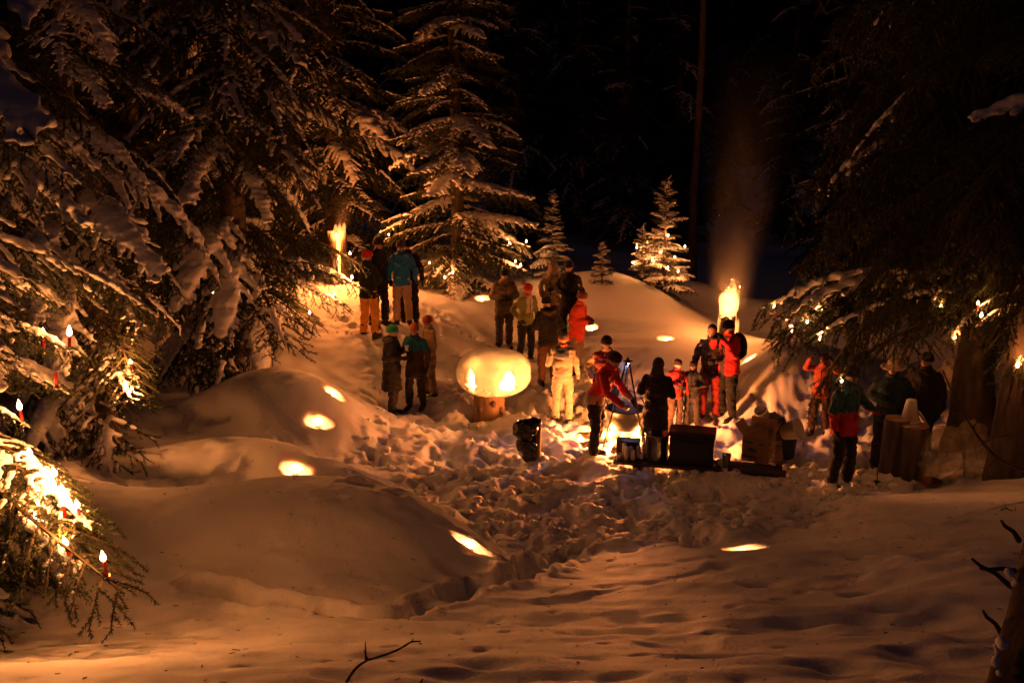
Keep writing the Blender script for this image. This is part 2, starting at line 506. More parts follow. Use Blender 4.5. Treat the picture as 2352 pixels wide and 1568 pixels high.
for u, v, rx, ry, dp in [(880,1505,.16,.10,.09),(1015,1500,.15,.10,.09),(1120,1515,.15,.09,.09),(1060,1475,.14,.08,.05),(1280,1535,.16,.1,.09),(1330,1500,.15,.09,.06),(1420,1540,.15,.09,.08),
                         (720,1475,.28,.12,.09),(790,1465,.2,.12,.08),(1550,1500,.16,.1,.05),(1700,1460,.2,.1,.07),(1830,1420,.22,.1,.06),(1960,1545,.25,.12,.1),(1900,1520,.2,.1,.08),
                         (2050,1390,.2,.09,.08),(1980,1350,.2,.1,.07),(2120,1300,.18,.08,.06),(2200,1470,.2,.1,.05),(2080,1560,.18,.08,.08),(1750,1330,.2,.08,.05),(620,1530,.2,.1,.06),(480,1540,.2,.1,.06)]:
    c = hit(u, v); stamp(c[0], c[1], rx, ry, rng.uniform(-0.3, 0.3), dp * 0.58, 0.05, 0.8, 0.12, int(u))

for k in range(70):                                                # little pits from snow fallen off the boughs
    x, y = rng.uniform(-2.5, 5), rng.uniform(3.8, 10)
    stamp(x, y, rng.uniform(0.035, 0.07), rng.uniform(0.035, 0.05), rng.uniform(0, 3), rng.uniform(0.02, 0.045), 0.15, 1.0, 0.2, k)

def gz(x, y):
    j = int(np.clip(np.searchsorted(xs, x) - 1, 0, len(xs) - 2)); i = int(np.clip(np.searchsorted(ys, y) - 1, 0, len(ys) - 2))
    a, b = (x - xs[j]) / (xs[j + 1] - xs[j]), (y - ys[i]) / (ys[i + 1] - ys[i])
    return float(GZ[i, j] * (1 - a) * (1 - b) + GZ[i, j + 1] * a * (1 - b) + GZ[i + 1, j] * (1 - a) * b + GZ[i + 1, j + 1] * a * b)

def on_snow(u, v, d0=3.0):
    p = hit(u, v, d0)
    return np.array([p[0], p[1], gz(p[0], p[1])])

# candle hollows dug into the snow: (u, v, half width, half height, tilt in picture plane, depth, watts)
HOLLOWS = [(770,905,.17,.075,-38,.22,2.4),(733,973,.20,.085,-8,.24,3.0),(680,1083,.19,.085,-18,.22,3.0),(1085,1250,.20,.06,-38,.20,2.4),(1708,1257,.20,.07,5,.22,2.1),
           (1358,752,.13,.085,-25,.24,2.7),(1530,775,.16,.085,-28,.22,3.0),(1720,824,.15,.085,30,.22,3.6),(1108,685,.16,.09,10,.24,3.0)]
V3 = np.stack([GX, GY, GZ], -1)
hollow_spots = []
for u, v, hw, hh, tilt, dp, w in HOLLOWS:
    c = on_snow(u, v)
    e = 0.25
    n = np.array([-(base_z(np.array([c[0] + e]), c[1])[0] - base_z(np.array([c[0] - e]), c[1])[0]) / (2 * e),
                  -(base_z(np.array([c[0]]), c[1] + e)[0] - base_z(np.array([c[0]]), c[1] - e)[0]) / (2 * e), 1.0]); n /= np.linalg.norm(n)
    view = (c - CAM) / np.linalg.norm(c - CAM)
    axis = view * 0.75 - n * 0.55; axis /= np.linalg.norm(axis)          # the hollow goes in and down
    t1 = np.array([math.cos(R(tilt)), 0, math.sin(R(tilt))]); t1 -= axis * np.dot(t1, axis); t1 /= np.linalg.norm(t1)
    t2 = np.cross(axis, t1)
    i0, i1 = np.searchsorted(ys, [c[1] - 0.9, c[1] + 0.9]); j0, j1 = np.searchsorted(xs, [c[0] - 0.5, c[0] + 0.5])
    sub = V3[i0:i1, j0:j1]
    rel = sub - c
    q2 = (rel @ t1 / (hw * 1.15)) ** 2 + (rel @ t2 / (hh * 1.15)) ** 2
    q2 = q2 * (1 + 0.25 * fbm(sub[..., 0] * 7, sub[..., 1] * 7, sub[..., 2] * 7, seed=int(u), oct=2))
    k = np.where((q2 < 1) & (np.abs(rel @ axis) < 0.7), np.clip(1 - q2, 0, 1) ** 0.8, 0)
    V3[i0:i1, j0:j1] = sub + axis * (k * dp)[..., None]
    hollow_spots.append((c + axis * dp * 0.62, c, axis, w))

def grid_mesh(name, V):
    nr, nc = V.shape[:2]
    me = bpy.data.meshes.new(name)
    me.vertices.add(nr * nc); me.vertices.foreach_set('co', V.reshape(-1).astype(np.float32))
    idx = np.arange(nr * nc).reshape(nr, nc)
    q = np.stack([idx[:-1, :-1], idx[:-1, 1:], idx[1:, 1:], idx[1:, :-1]], -1).reshape(-1, 4)
    me.loops.add(q.size); me.loops.foreach_set('vertex_index', q.ravel().astype(np.int32))
    me.polygons.add(len(q)); me.polygons.foreach_set('loop_start', (np.arange(len(q)) * 4).astype(np.int32))
    me.polygons.foreach_set('use_smooth', np.ones(len(q), bool))
    me.update(calc_edges=True); me.validate()
    return me
tag(link('snow_ground', grid_mesh('snow_ground', V3), None, M['snow']), kind='structure')

# broken clods of snow lying about the trampled clearing: nobody could count them
clod_v, clod_f = [], []
ico = bmesh.new(); bmesh.ops.create_icosphere(ico, subdivisions=2, radius=1.0)
ico_v = np.array([v.co for v in ico.verts]); ico_f = np.array([[v.index for v in f.verts] for f in ico.faces]); ico.free()
nr = np.random.RandomState(3); nclod = 0
for k in range(5200):
    u, v = nr.uniform(-6, 8.5), nr.uniform(10.3, 21.0)
    ii, jj = min(np.searchsorted(ys, v), len(ys) - 1), min(np.searchsorted(xs, u), len(xs) - 1)
    if tm[ii, jj] < 0.5 or (v > 17.5 and nr.rand() < 0.6): continue
    if vnoise(np.array([u * 0.9]), np.array([v * 0.9]), seed=77)[0] < -0.15 + 0.5 * nr.rand() - 0.3: continue
    s = 0.014 + 0.075 * nr.rand() ** 4.0
    p = ico_v * (s * np.array([nr.uniform(.8, 1.4), nr.uniform(.8, 1.4), nr.uniform(.6, 1.0)]))
    p = p * (1 + 0.55 * vnoise(ico_v[:, 0] * 1.9 + k, ico_v[:, 1] * 1.7, ico_v[:, 2] * 1.7, seed=5))[:, None]
    clod_f.append(ico_f + len(ico_v) * nclod); clod_v.append(p + np.array([u, v, gz(u, v) + s * 0.25])); nclod += 1
me = bpy.data.meshes.new('snow_clods')
me.from_pydata(np.concatenate(clod_v).tolist(), [], np.concatenate(clod_f).tolist())
me.polygons.foreach_set('use_smooth', np.ones(len(me.polygons), bool)); me.materials.append(M['snow'])
tag(link('snow_clods', me), 'loose broken lumps of snow strewn over the trodden clearing', 'snow', kind='stuff')
# ------------------------------------------------------------------ spruce boughs (shared meshes, about 2 m long, pointing along +x)
BL = 2.0
def bough_curve(droop, lift):
    return lambda x: np.array([x * BL, 0.0, BL * (lift * x * (1 - x) - droop * x ** 1.7)])

def make_bough(seed, droop, lift, hang, spread=0.40, snow=1.0, dens=1.0):
    rg = np.random.RandomState(seed)
    c = bough_curve(droop, lift)
    twigs = []                                    # (points, radius, is_side)
    xs_ = np.linspace(0, 1, 13)
    main = [c(x) + np.array([0, 0.05 * math.sin(5 * x + seed), 0]) * x for x in xs_]
    tw = MB()
    tw.tube(main, [0.022 * (1 - 0.8 * x) + 0.003 for x in xs_], 5)
    snow_lines = [(main[1:], [(0.05 + 0.05 * math.sin(math.pi * min(1, x * 1.02))) * rg.uniform(0.75, 1.25) for x in xs_[1:]])]
    ndl_p, ndl_d, tert = [], [], []
    def needles_along(a, b, step, fromt=0.0):
        L = np.linalg.norm(b - a); n = max(2, int(L * (1 - fromt) / step))
        t = np.linspace(fromt, 1, n)[:, None]
        p = a + (b - a) * t
        ax = (b - a) / (L + 1e-9)
        for _ in range(4):
            q = rg.normal(size=(n, 3)); q -= (q @ ax)[:, None] * ax; q /= np.linalg.norm(q, axis=1)[:, None] + 1e-9
            d = q * 0.85 + ax * 0.65
            ndl_p.append(p + rg.normal(size=(n, 3)) * 0.004); ndl_d.append(d / np.linalg.norm(d, axis=1)[:, None])
    x = 0.10
    side = 1
    while x < 0.985:
        p0 = c(x); side = -side
        ln = BL * spread * (1 - 0.72 * x ** 1.3) * rg.uniform(0.65, 1.1) * (0.55 + 0.45 * min(1, x / 0.25))
        ang = R(rg.uniform(42, 62))
        d = np.array([math.cos(ang), side * math.sin(ang), 0])
        sl = (c(min(1, x + 0.02))[2] - c(max(0, x - 0.02))[2]) / (BL * 0.04)
        pts = []
        for t in np.linspace(0, 1, 6):
            q = p0 + d * ln * t
            q[2] += sl * d[0] * ln * t * 0.8 - ln * (0.25 + 0.5 * hang) * t ** 1.8 + rg.normal() * 0.006
            pts.append(q)
        tw.tube(pts, [0.008 * (1 - 0.7 * t) + 0.002 for t in np.linspace(0, 1, 6)], 3)
        if rg.rand() < 0.9:
            r0 = 0.078 * rg.uniform(0.65, 1.2) * (1 - 0.3 * x)
            k = 6 if rg.rand() < 0.7 else 5
            snow_lines.append((pts[:k], [r0 * (1.0 - 0.42 * t ** 1.5) * rg.uniform(0.75, 1.2) for t in np.linspace(0, 1, k)]))
        for a, b in zip(pts[:-1], pts[1:]): needles_along(a, b, 0.011 / dens)
        nt = max(3, int(ln / 0.055 * dens))
        for t in np.linspace(0.12, 0.98, nt):
            f = t * 5; i = min(4, int(f)); q0 = pts[i] + (pts[i + 1] - pts[i]) * (f - i)
            s2 = rg.choice([-1, 1])
            l2 = rg.uniform(0.07, 0.17) * (1 + 1.3 * hang * rg.rand()) * (1.1 - 0.4 * t)
            dd = d * 0.55 + np.array([-d[1], d[0], 0]) * s2 * rg.uniform(0.3, 0.9) + np.array([0, 0, -0.25 - 1.6 * hang * rg.rand()])
            dd /= np.linalg.norm(dd)
            q1 = q0 + dd * l2
            tw.tube([q0, q1], [0.003, 0.0015], 3); tert.append((q0, q1))
            needles_along(q0, q1, 0.010 / dens)
        x += rg.uniform(0.030, 0.055) / dens ** 0.5
    needles_along(c(0.3), c(0.65), 0.012); needles_along(c(0.65), c(1.0), 0.009)
    p = np.concatenate(ndl_p); d = np.concatenate(ndl_d); n = len(p)
    w = np.cross(d, rg.normal(size=(n, 3))); w /= np.linalg.norm(w, axis=1)[:, None] + 1e-9
    L = rg.uniform(0.016, 0.028, size=(n, 1)) * 1.15
    V = np.stack([p - w * 0.0036, p + w * 0.0036, p + d * L], 1).reshape(-1, 3)
    F = np.arange(3 * n).reshape(n, 3)
    me = bpy.data.meshes.new('branch')
    nt0 = len(tw.v)
    me.from_pydata(tw.v + V.tolist(), [], tw.f + (F + nt0).tolist())
    me.materials.append(M['needles']); me.materials.append(M['twig'])
    mi = np.zeros(len(tw.f) + n, np.int32); mi[:len(tw.f)] = 1
    me.polygons.foreach_set('material_index', mi)
    me.update()
    # snow lying on the bough: two thicknesses
    outs = []
    for lvl, vox, gap in ((1.0, 0.020, 0.0), (0.52, 0.0155, 0.10)):
        sb = MB()
        def blob(q, r, wide=1.25):
            sb.ell((q[0], q[1], q[2] + r * 0.42 + 0.004), (r * wide * rg.uniform(0.9, 1.15), r * wide * rg.uniform(0.9, 1.15), r * rg.uniform(0.55, 0.75)), 8, 6)
        for k, (pts, rad) in enumerate(snow_lines):
            pts = [np.asarray(q, float) for q in pts]
            drift = rg.rand() * 6
            last = rg.uniform(0.75, 1.0) if lvl > 0.9 else rg.uniform(0.6, 1.0)
            for i in range(len(pts) - 1):
                L = np.linalg.norm(pts[i + 1] - pts[i]); m_ = max(1, int(L / 0.030))
                for j in range(m_):
                    t = (j + rg.rand()) / m_
                    f = (i + t) / (len(pts) - 1)
                    if f > last and k: continue
                    if rg.rand() < gap or (lvl < 0.9 and math.sin(drift + f * 9.0) < -0.55): continue
                    r = (rad[i] * (1 - t) + rad[i + 1] * t) * lvl * rg.uniform(0.75, 1.1)
                    if k == 0: blob(pts[i] + (pts[i + 1] - pts[i]) * t, min(r, 0.11), 1.7 if lvl > 0.9 else 1.2)
                    else: blob(pts[i] + (pts[i + 1] - pts[i]) * t + rg.normal(size=3) * 0.005, max(0.014, min(r, 0.085)), 1.35 - 0.45 * f)
        sm = remesh(sb, vox, 3, 'snow')
        co, no = get_co(sm), get_no(sm)
        co = co + no * (0.014 * lvl * fbm(co[:, 0] * 14, co[:, 1] * 14, co[:, 2] * 14, seed=seed, oct=2))[:, None]
        set_co(sm, co); sm.materials.append(M['branch_snow'])
        sm.polygons.foreach_set('use_smooth', np.ones(len(sm.polygons), bool))
        outs.append(sm)
    return dict(needles=me, snow=outs, tip=c(1.0))

BOUGHS = {'full': [make_bough(11, 0.30, 0.16, 0.35), make_bough(12, 0.38, 0.22, 0.45), make_bough(13, 0.22, 0.10, 0.30), make_bough(14, 0.34, 0.05, 0.55)],
          'flat': [make_bough(21, 0.10, 0.12, 0.15, 0.46), make_bough(22, 0.16, 0.20, 0.2, 0.42), make_bough(23, 0.05, 0.0, 0.12, 0.44)],
          'hang': [make_bough(31, 0.34, 0.30, 1.0, 0.30), make_bough(32, 0.26, 0.34, 1.2, 0.27), make_bough(33, 0.42, 0.30, 1.0, 0.26)]}

def in_gap(base, loc, az, pitch, length, boxes):
    """would this bough hang across one of the open gaps of the tree (u0, v0, u1, v1)?"""
    m = Matrix.Translation(Vector(tuple(float(c) for c in np.asarray(base) + np.asarray(loc)))) @ Matrix.Rotation(az, 4, 'Z') @ Matrix.Rotation(-pitch, 4, 'Y')
    for x in (0.25, 0.5, 0.7, 0.85, 1.0):
        for dz in (0.0, -0.25):
            q = m @ Vector((x * length, 0, (0.2 * x * (1 - x) - 0.3 * x ** 1.7) * length))
            if q.y < 1.0: continue
            u, v = proj((q.x, q.y, q.z + dz))
            for b in boxes:
                if b[0] < u < b[2] and b[1] < v < b[3] and (len(b) < 5 or depth_of((q.x, q.y, q.z)) < b[4]): return True
    return False

def add_bough(parent, loc, az, pitch, length, proto, snow, roll=0.0, wide=1.0):
    s = length / BL
    m = Matrix.Translation(Vector(tuple(float(c) for c in loc))) @ Matrix.Rotation(az, 4, 'Z') @ Matrix.Rotation(-pitch, 4, 'Y') @ Matrix.Rotation(roll, 4, 'X') @ Matrix.Diagonal((s, s * wide, s * (0.5 + 0.5 * wide), 1))
    o = bpy.data.objects.new('branch', proto['needles'])
    o.parent = parent; o.matrix_local = m; col.objects.link(o)
    if snow >= 0:
        c = bpy.data.objects.new('snow', proto['snow'][snow]); c.parent = o; c['kind'] = 'stuff'; col.objects.link(c)
    return o

def trunk_mesh(H, r0, seed, flare=1.35, bend=0.0):
    mb = MB(); n = 26; rg = np.random.RandomState(seed); sides = 14
    rings = []
    for i in range(n):
        t = (i / (n - 1)) ** 1.5; z = t * H - 0.5 * (1 - t)
        r = r0 * (1 - t) ** 0.9 * (1 + (flare - 1) * math.exp(-max(0, z) / 0.35)) + 0.008
        cx_, cy_ = bend * math.sin(z * 0.7 + seed), bend * math.cos(z * 0.5 + seed)
        rings.append([(cx_ + r * (1 + 0.09 * math.sin(3 * w + seed + z) + 0.05 * rg.normal()) * math.cos(w), cy_ + r * (1 + 0.08 * math.sin(4 * w + z * 1.3) + 0.05 * rg.normal()) * math.sin(w), z)
                      for w in [2 * math.pi * j / sides for j in range(sides)]])
    mb.rings(rings)
    return mb.mesh('trunk', [M['bark']])

candles_on = []                                     # (world position, watts, kind) filled while the trees grow
def spruce(label, base, H, R0, r_trunk, seed, kinds, zlo=0.4, zhi=None, dz=0.36, per=6, prof=0.8, snow_p=(0.7, 0.3), pitch=(-12, 22), group=None, name='spruce_tree', candles=(), wide=1.0, gaps=(), csnow=1, cwide=1.1):
    """snow_p: chance of thick and of thin snow on a bough; candles: points that get a bough of their own"""
    rg = random.Random(seed)
    base = np.asarray(base, float)
    root = empty(name, base, 0, label, 'tree', group)
    link('trunk', trunk_mesh(H, r_trunk, seed, bend=0.02 * H / 8), root)
    protos = [p for k in kinds for p in BOUGHS[k]]
    gaps = list(gaps)
    for (c, w, kind) in candles:                       # the boughs in front of a candle were cleared away
        if kind:
            u, v = proj(c); dd = depth_of(c); q = 0.17 / dd * FPX
            gaps.append((u - q, v - q * 1.3, u + q, v + q * 0.6, dd - 0.05))
    zhi = zhi or H
    z = zlo; n = 0
    while z < H * 0.985:
        t = z / H
        dense = z < zhi
        k = per if dense else max(3, per - 2)
        a0 = rg.uniform(0, 6.28)
        for j in range(k):
            az = a0 + 2 * math.pi * j / k + rg.uniform(-0.35, 0.35)
            L = R0 * (1 - t) ** prof * rg.uniform(0.72, 1.18) + 0.06
            low = math.exp(-z / (0.09 * H))
            L *= 1 - 0.25 * low * rg.random()
            p = R(pitch[0] + (pitch[1] - pitch[0]) * t ** 1.6 + rg.uniform(-9, 9))
            q = rg.random()
            sn = 0 if q < snow_p[0] else (1 if q < snow_p[0] + snow_p[1] else -1)
            zz = z + rg.uniform(-0.5, 0.5) * dz
            if gaps and in_gap(base, (0, 0, max(zlo * 0.6, zz)), az, p, L, gaps): continue
            if n < 298:
                add_bough(root, (0, 0, max(zlo * 0.6, zz)), az, p, L, rg.choice(protos), sn, R(rg.uniform(-14, 14)), wide * rg.uniform(0.9, 1.25) * (1.0 if L > 0.8 else 1.25))
                n += 1
        z += dz * (1 if dense else 1.9) * (0.65 + 0.35 * (1 - t))
    # leader
    mb = MB()
    for (c, w, kind) in candles:
        c = np.asarray(c, float) - base
        r = math.hypot(c[0], c[1]); proto = rg.choice(protos[:4])
        rise = 0.12 * r + 0.05
        zt = max(0.25, c[2] + rise)
        tip = proto['tip']; x = 0.93
        tp = np.array([tip[0] * x, 0, tip[2] * x ** 1.6 + (0.02 if kind else 0)])
        dz_ = c[2] - 0.10 - zt
        s = math.hypot(r, dz_) / math.hypot(tp[0], tp[2])
        pit = math.atan2(dz_, r) - math.atan2(tp[2], tp[0])
        add_bough(root, (0, 0, zt), math.atan2(c[1], c[0]), pit, s * BL, proto, csnow if rg.random() < 0.75 else -1, 0, cwide)
        candles_on.append((c + base, w, kind))
    return root
# ------------------------------------------------------------------ trees
def stand(u, v, d, sink=0.0):
    p = P(u, v, d); return np.array([p[0], p[1], gz(p[0], p[1]) - sink])
def C(lst):                                            # candle list (u, v, depth, watts, label)
    return [(P(u, v, d), w, lab) for u, v, d, w, lab in lst]

spruce('huge snow laden spruce at the left edge, nearest to us, with low candles', stand(-70, 1650, 7.0), 13.5, 1.75, 0.19, 101, ['full'], zlo=0.35, zhi=5.2, dz=0.44, per=6,
       snow_p=(0.62, 0.28), pitch=(-20, 22), gaps=[(190, 1000, 440, 1280), (120, 1040, 200, 1230), (200, 1280, 330, 1330), (360, 1000, 700, 1500)], candles=C([
    (98, 767, 6.7, 6.1, 'lit candle on the near left spruce, highest and leftmost of its flames'),
    (155, 765, 6.4, 6.8, 'lit candle on the near left spruce beside its highest flame, half hidden by snow'),
    (133, 1080, 6.2, 10.6, 'lit candle on the near left spruce, just above its cluster of three flames'),
    (145, 1146, 6.15, 9.9, 'lit candle in the middle of the three flame cluster on the near left spruce'),
    (105, 1156, 6.3, 9.1, 'lit candle at the left of the three flame cluster on the near left spruce'),
    (180, 1150, 6.05, 11.4, 'lit candle at the right of the three flame cluster on the near left spruce'),
    (157, 1242, 5.95, 6.8, 'lit candle on the snowy lowest bough at left, inner one of its two flames'),
    (240, 1278, 5.8, 6.8, 'lit candle at the outer tip of the snowy lowest bough at left'),
    (70, 1035, 6.3, 4.6, 'lit candle on the near left spruce, upper left of its lower cluster'),
    (88, 1198, 6.1, 4.6, 'lit candle on the near left spruce below the three flame cluster'),
    (48, 935, 6.5, 2.3, 'small dim lit candle near the left edge, midway between the flame clusters'),
    (131, 856, 6.4, 0, None)]))
spruce('tall snowy spruce behind the nearest left one, with two flames on a hanging bough', stand(235, 1010, 13.2), 15, 1.75, 0.17, 102, ['full'], zlo=0.5, zhi=7.2, dz=0.46, per=6,
       snow_p=(0.5, 0.35), pitch=(-20, 22), gaps=[(310, 790, 700, 1000)], candles=C([
    (303, 826, 11.7, 26, 'lit candle on a bright hanging bough at left, upper one of two'),
    (303, 886, 11.6, 26, 'lit candle low on a bright hanging bough at left, lower one of two')]))
spruce('dark snowy spruce filling the upper left corner behind the nearest one', stand(-60, 900, 16), 17, 2.4, 0.2, 103, ['full'], zlo=0.5, zhi=8, dz=0.5, per=6, snow_p=(0.3, 0.4), pitch=(-20, 20))
spruce('broad drooping spruce behind the left snow mound, thin snow on its long boughs', stand(560, 850, 17.8), 18, 2.75, 0.24, 104, ['full', 'hang'], zlo=0.5, zhi=8.2, dz=0.46, per=7,
       snow_p=(0.25, 0.50), pitch=(-18, 20), prof=0.75, gaps=[(742, 500, 900, 650), (690, 720, 900, 1000)], candles=C([
    (490, 668, 16.0, 9, 'lit candle at the left of two small flames on the broad drooping spruce'),
    (538, 680, 15.9, 9, 'lit candle at the right of two small flames on the broad drooping spruce'),
    (710, 716, 16.4, 14, 'lit candle low on the right side of the broad drooping spruce'),
    (770, 671, 16.9, 9, 'small lit candle on the broad drooping spruce, left of the orange trousers'),
    (806, 579, 17.4, 10, 'lit candle on a bough tip just beside the burning log at left'),
    (810, 636, 17.2, 18, 'lit candle on a bough tip left of the person in the red hat')]))
spruce('dim spruce with dusted boughs standing between the drooping spruce and the tall central one', stand(770, 560, 28), 19, 2.7, 0.22, 105, ['flat', 'full'], zlo=0.8, zhi=11, dz=0.5, per=6, snow_p=(0.1, 0.7), pitch=(-12, 20))
spruce('tall slim snow dusted spruce in the middle, candles around its foot', stand(1050, 690, 24.5), 15.5, 2.05, 0.17, 106, ['flat'], zlo=0.3, zhi=8.2, dz=0.45, per=6,
       snow_p=(0.2, 0.55), pitch=(-10, 18), prof=0.78, candles=C([
    (893, 537, 24.0, 2, 'tiny lit candle far left on the tall central spruce, above the blue jacket'),
    (985, 602, 23.2, 5, 'lit candle on the left side of the tall central spruce, right of the blue jacket'),
    (1040, 625, 22.8, 5, 'lit candle low in the middle of the central spruce, upper right of two'),
    (1024, 637, 22.7, 5, 'lit candle low in the middle of the central spruce, lower left of two'),
    (1170, 557, 23.8, 5, 'lit candle on the right side of the central spruce, upper pair, inner one'),
    (1207, 554, 23.6, 6, 'lit candle at the right of the central spruce, upper pair, outermost tip'),
    (1184, 600, 23.3, 6, 'lit candle on the right side of the central spruce, lower pair, left one'),
    (1198, 608, 23.2, 6, 'lit candle on the right side of the central spruce, lower pair, right one')]))
SM = dict(name='young_spruce', dz=0.19, per=6, pitch=(0, 45), kinds=['flat'], wide=1.15)
spruce('young snowy spruce without lights right of the tall central spruce', stand(1268, 640, 24.6), 2.15, 0.56, 0.03, 107, zlo=0.12, snow_p=(0.75, 0.2), prof=0.85, **SM)
spruce('tiny snowy spruce sapling on the back snow bank', stand(1382, 672, 22.8), 0.95, 0.30, 0.014, 108, zlo=0.12, snow_p=(0.6, 0.3), prof=0.8, **{**SM, 'dz': 0.11})
spruce('small spruce decked with burning candles on the back snow bank', stand(1522, 690, 23.8), 2.8, 0.86, 0.035, 109, zlo=0.15, snow_p=(0.75, 0.2), prof=0.8, **SM, candles=C([
    (1487, 555, 23.5, 2, 'small lit candle on the top of the sapling left of the candle tree'),
    (1464, 569, 23.4, 4, 'lit candle on the candle tree, upper left'),
    (1455, 601, 23.3, 4, 'lit candle on the candle tree, lower left edge'),
    (1516, 577, 23.2, 4, 'lit candle on the candle tree, in the middle of its snow'),
    (1575, 566, 23.6, 5, 'lit candle on the candle tree, farthest right tip'),
    (1551, 590, 23.2, 4, 'lit candle on the candle tree, right of its middle'),
    (1531, 615, 23.1, 4, 'lit candle on the candle tree, lowest one'),
    (1497, 598, 23.2, 3, 'lit candle on the candle tree, left of its middle'),
    (1556, 622, 23.2, 3, 'lit candle on the candle tree, low at right'),
    (1533, 540, 23.3, 3, 'lit candle on the candle tree, uppermost one')]))
spruce('snowy sapling snuggled to the left of the candle tree', stand(1472, 660, 23.6), 1.35, 0.36, 0.02, 110, zlo=0.12, snow_p=(0.7, 0.2), prof=0.8, **SM)
spruce('huge dark spruce at right with hanging boughs and a thick trunk', stand(2235, 985, 14.8), 20, 3.25, 0.30, 111, ['hang'], zlo=2.6, zhi=8.2, dz=0.34, per=9,
       snow_p=(0.0, 0.07), pitch=(-16, 16), prof=0.62, gaps=[(1840, 850, 2330, 1300), (1600, 560, 1760, 1000)], csnow=1, cwide=0.7, candles=C([
    (1780, 699, 14.6, 4, 'lit candle on the dark right spruce, upper leftmost bough tip'),
    (1877, 716, 14.0, 5, 'lit candle on the dark right spruce, right of the upper leftmost one'),
    (1822, 760, 14.0, 5, 'lit candle on a snowy low bough of the dark right spruce'),
    (1882, 778, 13.6, 5, 'lit candle on the dark right spruce, lowest, above the salmon jacket'),
    (1812, 727, 13.9, 0, None),
    (1850, 738, 13.9, 3, 'lit candle on the dark right spruce, between its snowy low bough and neighbour'),
    (2160, 702, 13.8, 2, 'small lit candle deep in the dark right spruce'),
    (2190, 770, 13.6, 3, 'lit candle deep in the dark right spruce, under the small one'),
    (1938, 874, 13.0, 0.6, 'tiny red glowing candle low in front of the people at right')]))
spruce('dark trunked spruce at the right edge with flames at its bark', stand(2322, 1060, 12.8), 18, 2.2, 0.20, 112, ['hang'], zlo=2.6, zhi=7.0, dz=0.5, per=5, snow_p=(0.0, 0.12), pitch=(-16, 16), gaps=[(1700, 850, 2330, 1300)], candles=C([
    (2248, 690, 12.4, 4, 'lit candle at the right edge spruce, upper one of two'),
    (2252, 724, 12.3, 4, 'lit candle at the right edge spruce, lower one of two'),
    (2332, 838, 12.2, 7, 'lit candle against the bark of the right edge spruce')]))
spruce('near spruce beyond the right edge reaching in with bare snowy boughs', stand(2750, 1300, 8.8), 13, 1.0, 0.2, 113, ['flat'], zlo=5.0, zhi=6, dz=0.7, per=3, snow_p=(0.2, 0.4), pitch=(-10, 16), csnow=0, cwide=0.5, candles=C([
    (2060, 340, 8.2, 0, None), (2150, 130, 8.8, 0, None), (2280, 260, 8.6, 0, None)]))
BACK = 'dark spruces of the background forest'
for k, (u, d, H, r0, lab) in enumerate([
    (1190, 48, 21, 2.4, 'dark background spruce just right of the tall central spruce'), (1320, 55, 23, 2.8, 'dark background spruce straight above the young spruce'),
    (1430, 50, 20, 2.5, 'dark background spruce above the tiny sapling'), (1545, 52, 22, 2.6, 'dark background spruce above the candle tree'),
    (1655, 60, 22, 2.3, 'dark background spruce behind the smoke of the torch'), (1800, 50, 19, 2.3, 'dark background spruce between the smoke and the right spruce'),
    (1930, 36, 17, 2.6, 'dark background spruce behind the huge right spruce'), (2150, 32, 17, 2.6, 'dark background spruce far right behind the trunks'), (950, 50, 22, 2.6, 'dark background spruce left behind the tall central spruce'),
    (620, 33, 19, 2.9, 'dark background spruce behind the drooping left spruce'), (330, 26, 18, 2.7, 'dark background spruce at left between the snowy spruces'), (100, 24, 17, 2.6, 'dark background spruce at the far left'), (2350, 24, 18, 2.6, 'dark background spruce at the far right edge')]):
    spruce(lab, stand(u, 560, d), H, r0, 0.2, 200 + k, ['full', 'flat'], zlo=1.0, zhi=12, dz=0.66, per=6, snow_p=(0.0, 0.25), pitch=(-14, 20), group=BACK, wide=1.3)
FAR = 'farthest spruces of the forest'
for k in range(12):
    u = -100 + k * 228 + (k * 71) % 60
    spruce('farthest dark spruces closing the forest behind the clearing', stand(u, 480, 72 + (k * 37) % 17), 24 + (k * 13) % 6, 4.2, 0.25, 300 + k, ['full'], zlo=1.5, zhi=16, dz=1.05, per=6, snow_p=(0.0, 0.2), pitch=(-14, 18), group=FAR, wide=1.6)
pole = stand(1592, 545, 33)
pine = empty('tall_pine', pole, 0, 'tall bare pine trunk rising behind the candle tree', 'tree')
link('trunk', trunk_mesh(19, 0.15, 9, 1.1, 0.03), pine)
for j in range(14):
    add_bough(pine, (0, 0, 13.5 + j * 0.4), j * 2.4, R(5), 1.6, BOUGHS['flat'][j % 3], 1)

# ------------------------------------------------------------------ candles on the boughs
def flame_mesh(h=0.05, r=0.012):
    return MB().lathe([(r * 0.35, 0), (r * 0.85, h * .14), (r, h * .3), (r * .8, h * .52), (r * .42, h * .78), (r * .08, h)], seg=8)
cm = dict(stick=MB().lathe([(.0105, 0), (.0105, .095), (.006, .1)], seg=10).mesh('candle_stick', [M['red_wax']]),
          cup=MB().lathe([(.006, -.012), (.02, -.006), (.024, .006), (.022, .006), (.016, -.002)], seg=12).mesh('clip_holder', [M['tin']]),
          flame=flame_mesh(0.066, 0.018).mesh('flame', [M['flame']]),
          wick=MB().tube([(0, 0, .095), (0.001, 0, .112)], .0015, 5).mesh('wick', [M['char']]))
def copy_part(name, me, parent, loc=(0, 0, 0)):
    o = bpy.data.objects.new(name, me); o.parent = parent; o.location = loc; col.objects.link(o); return o
rgc = random.Random(33)
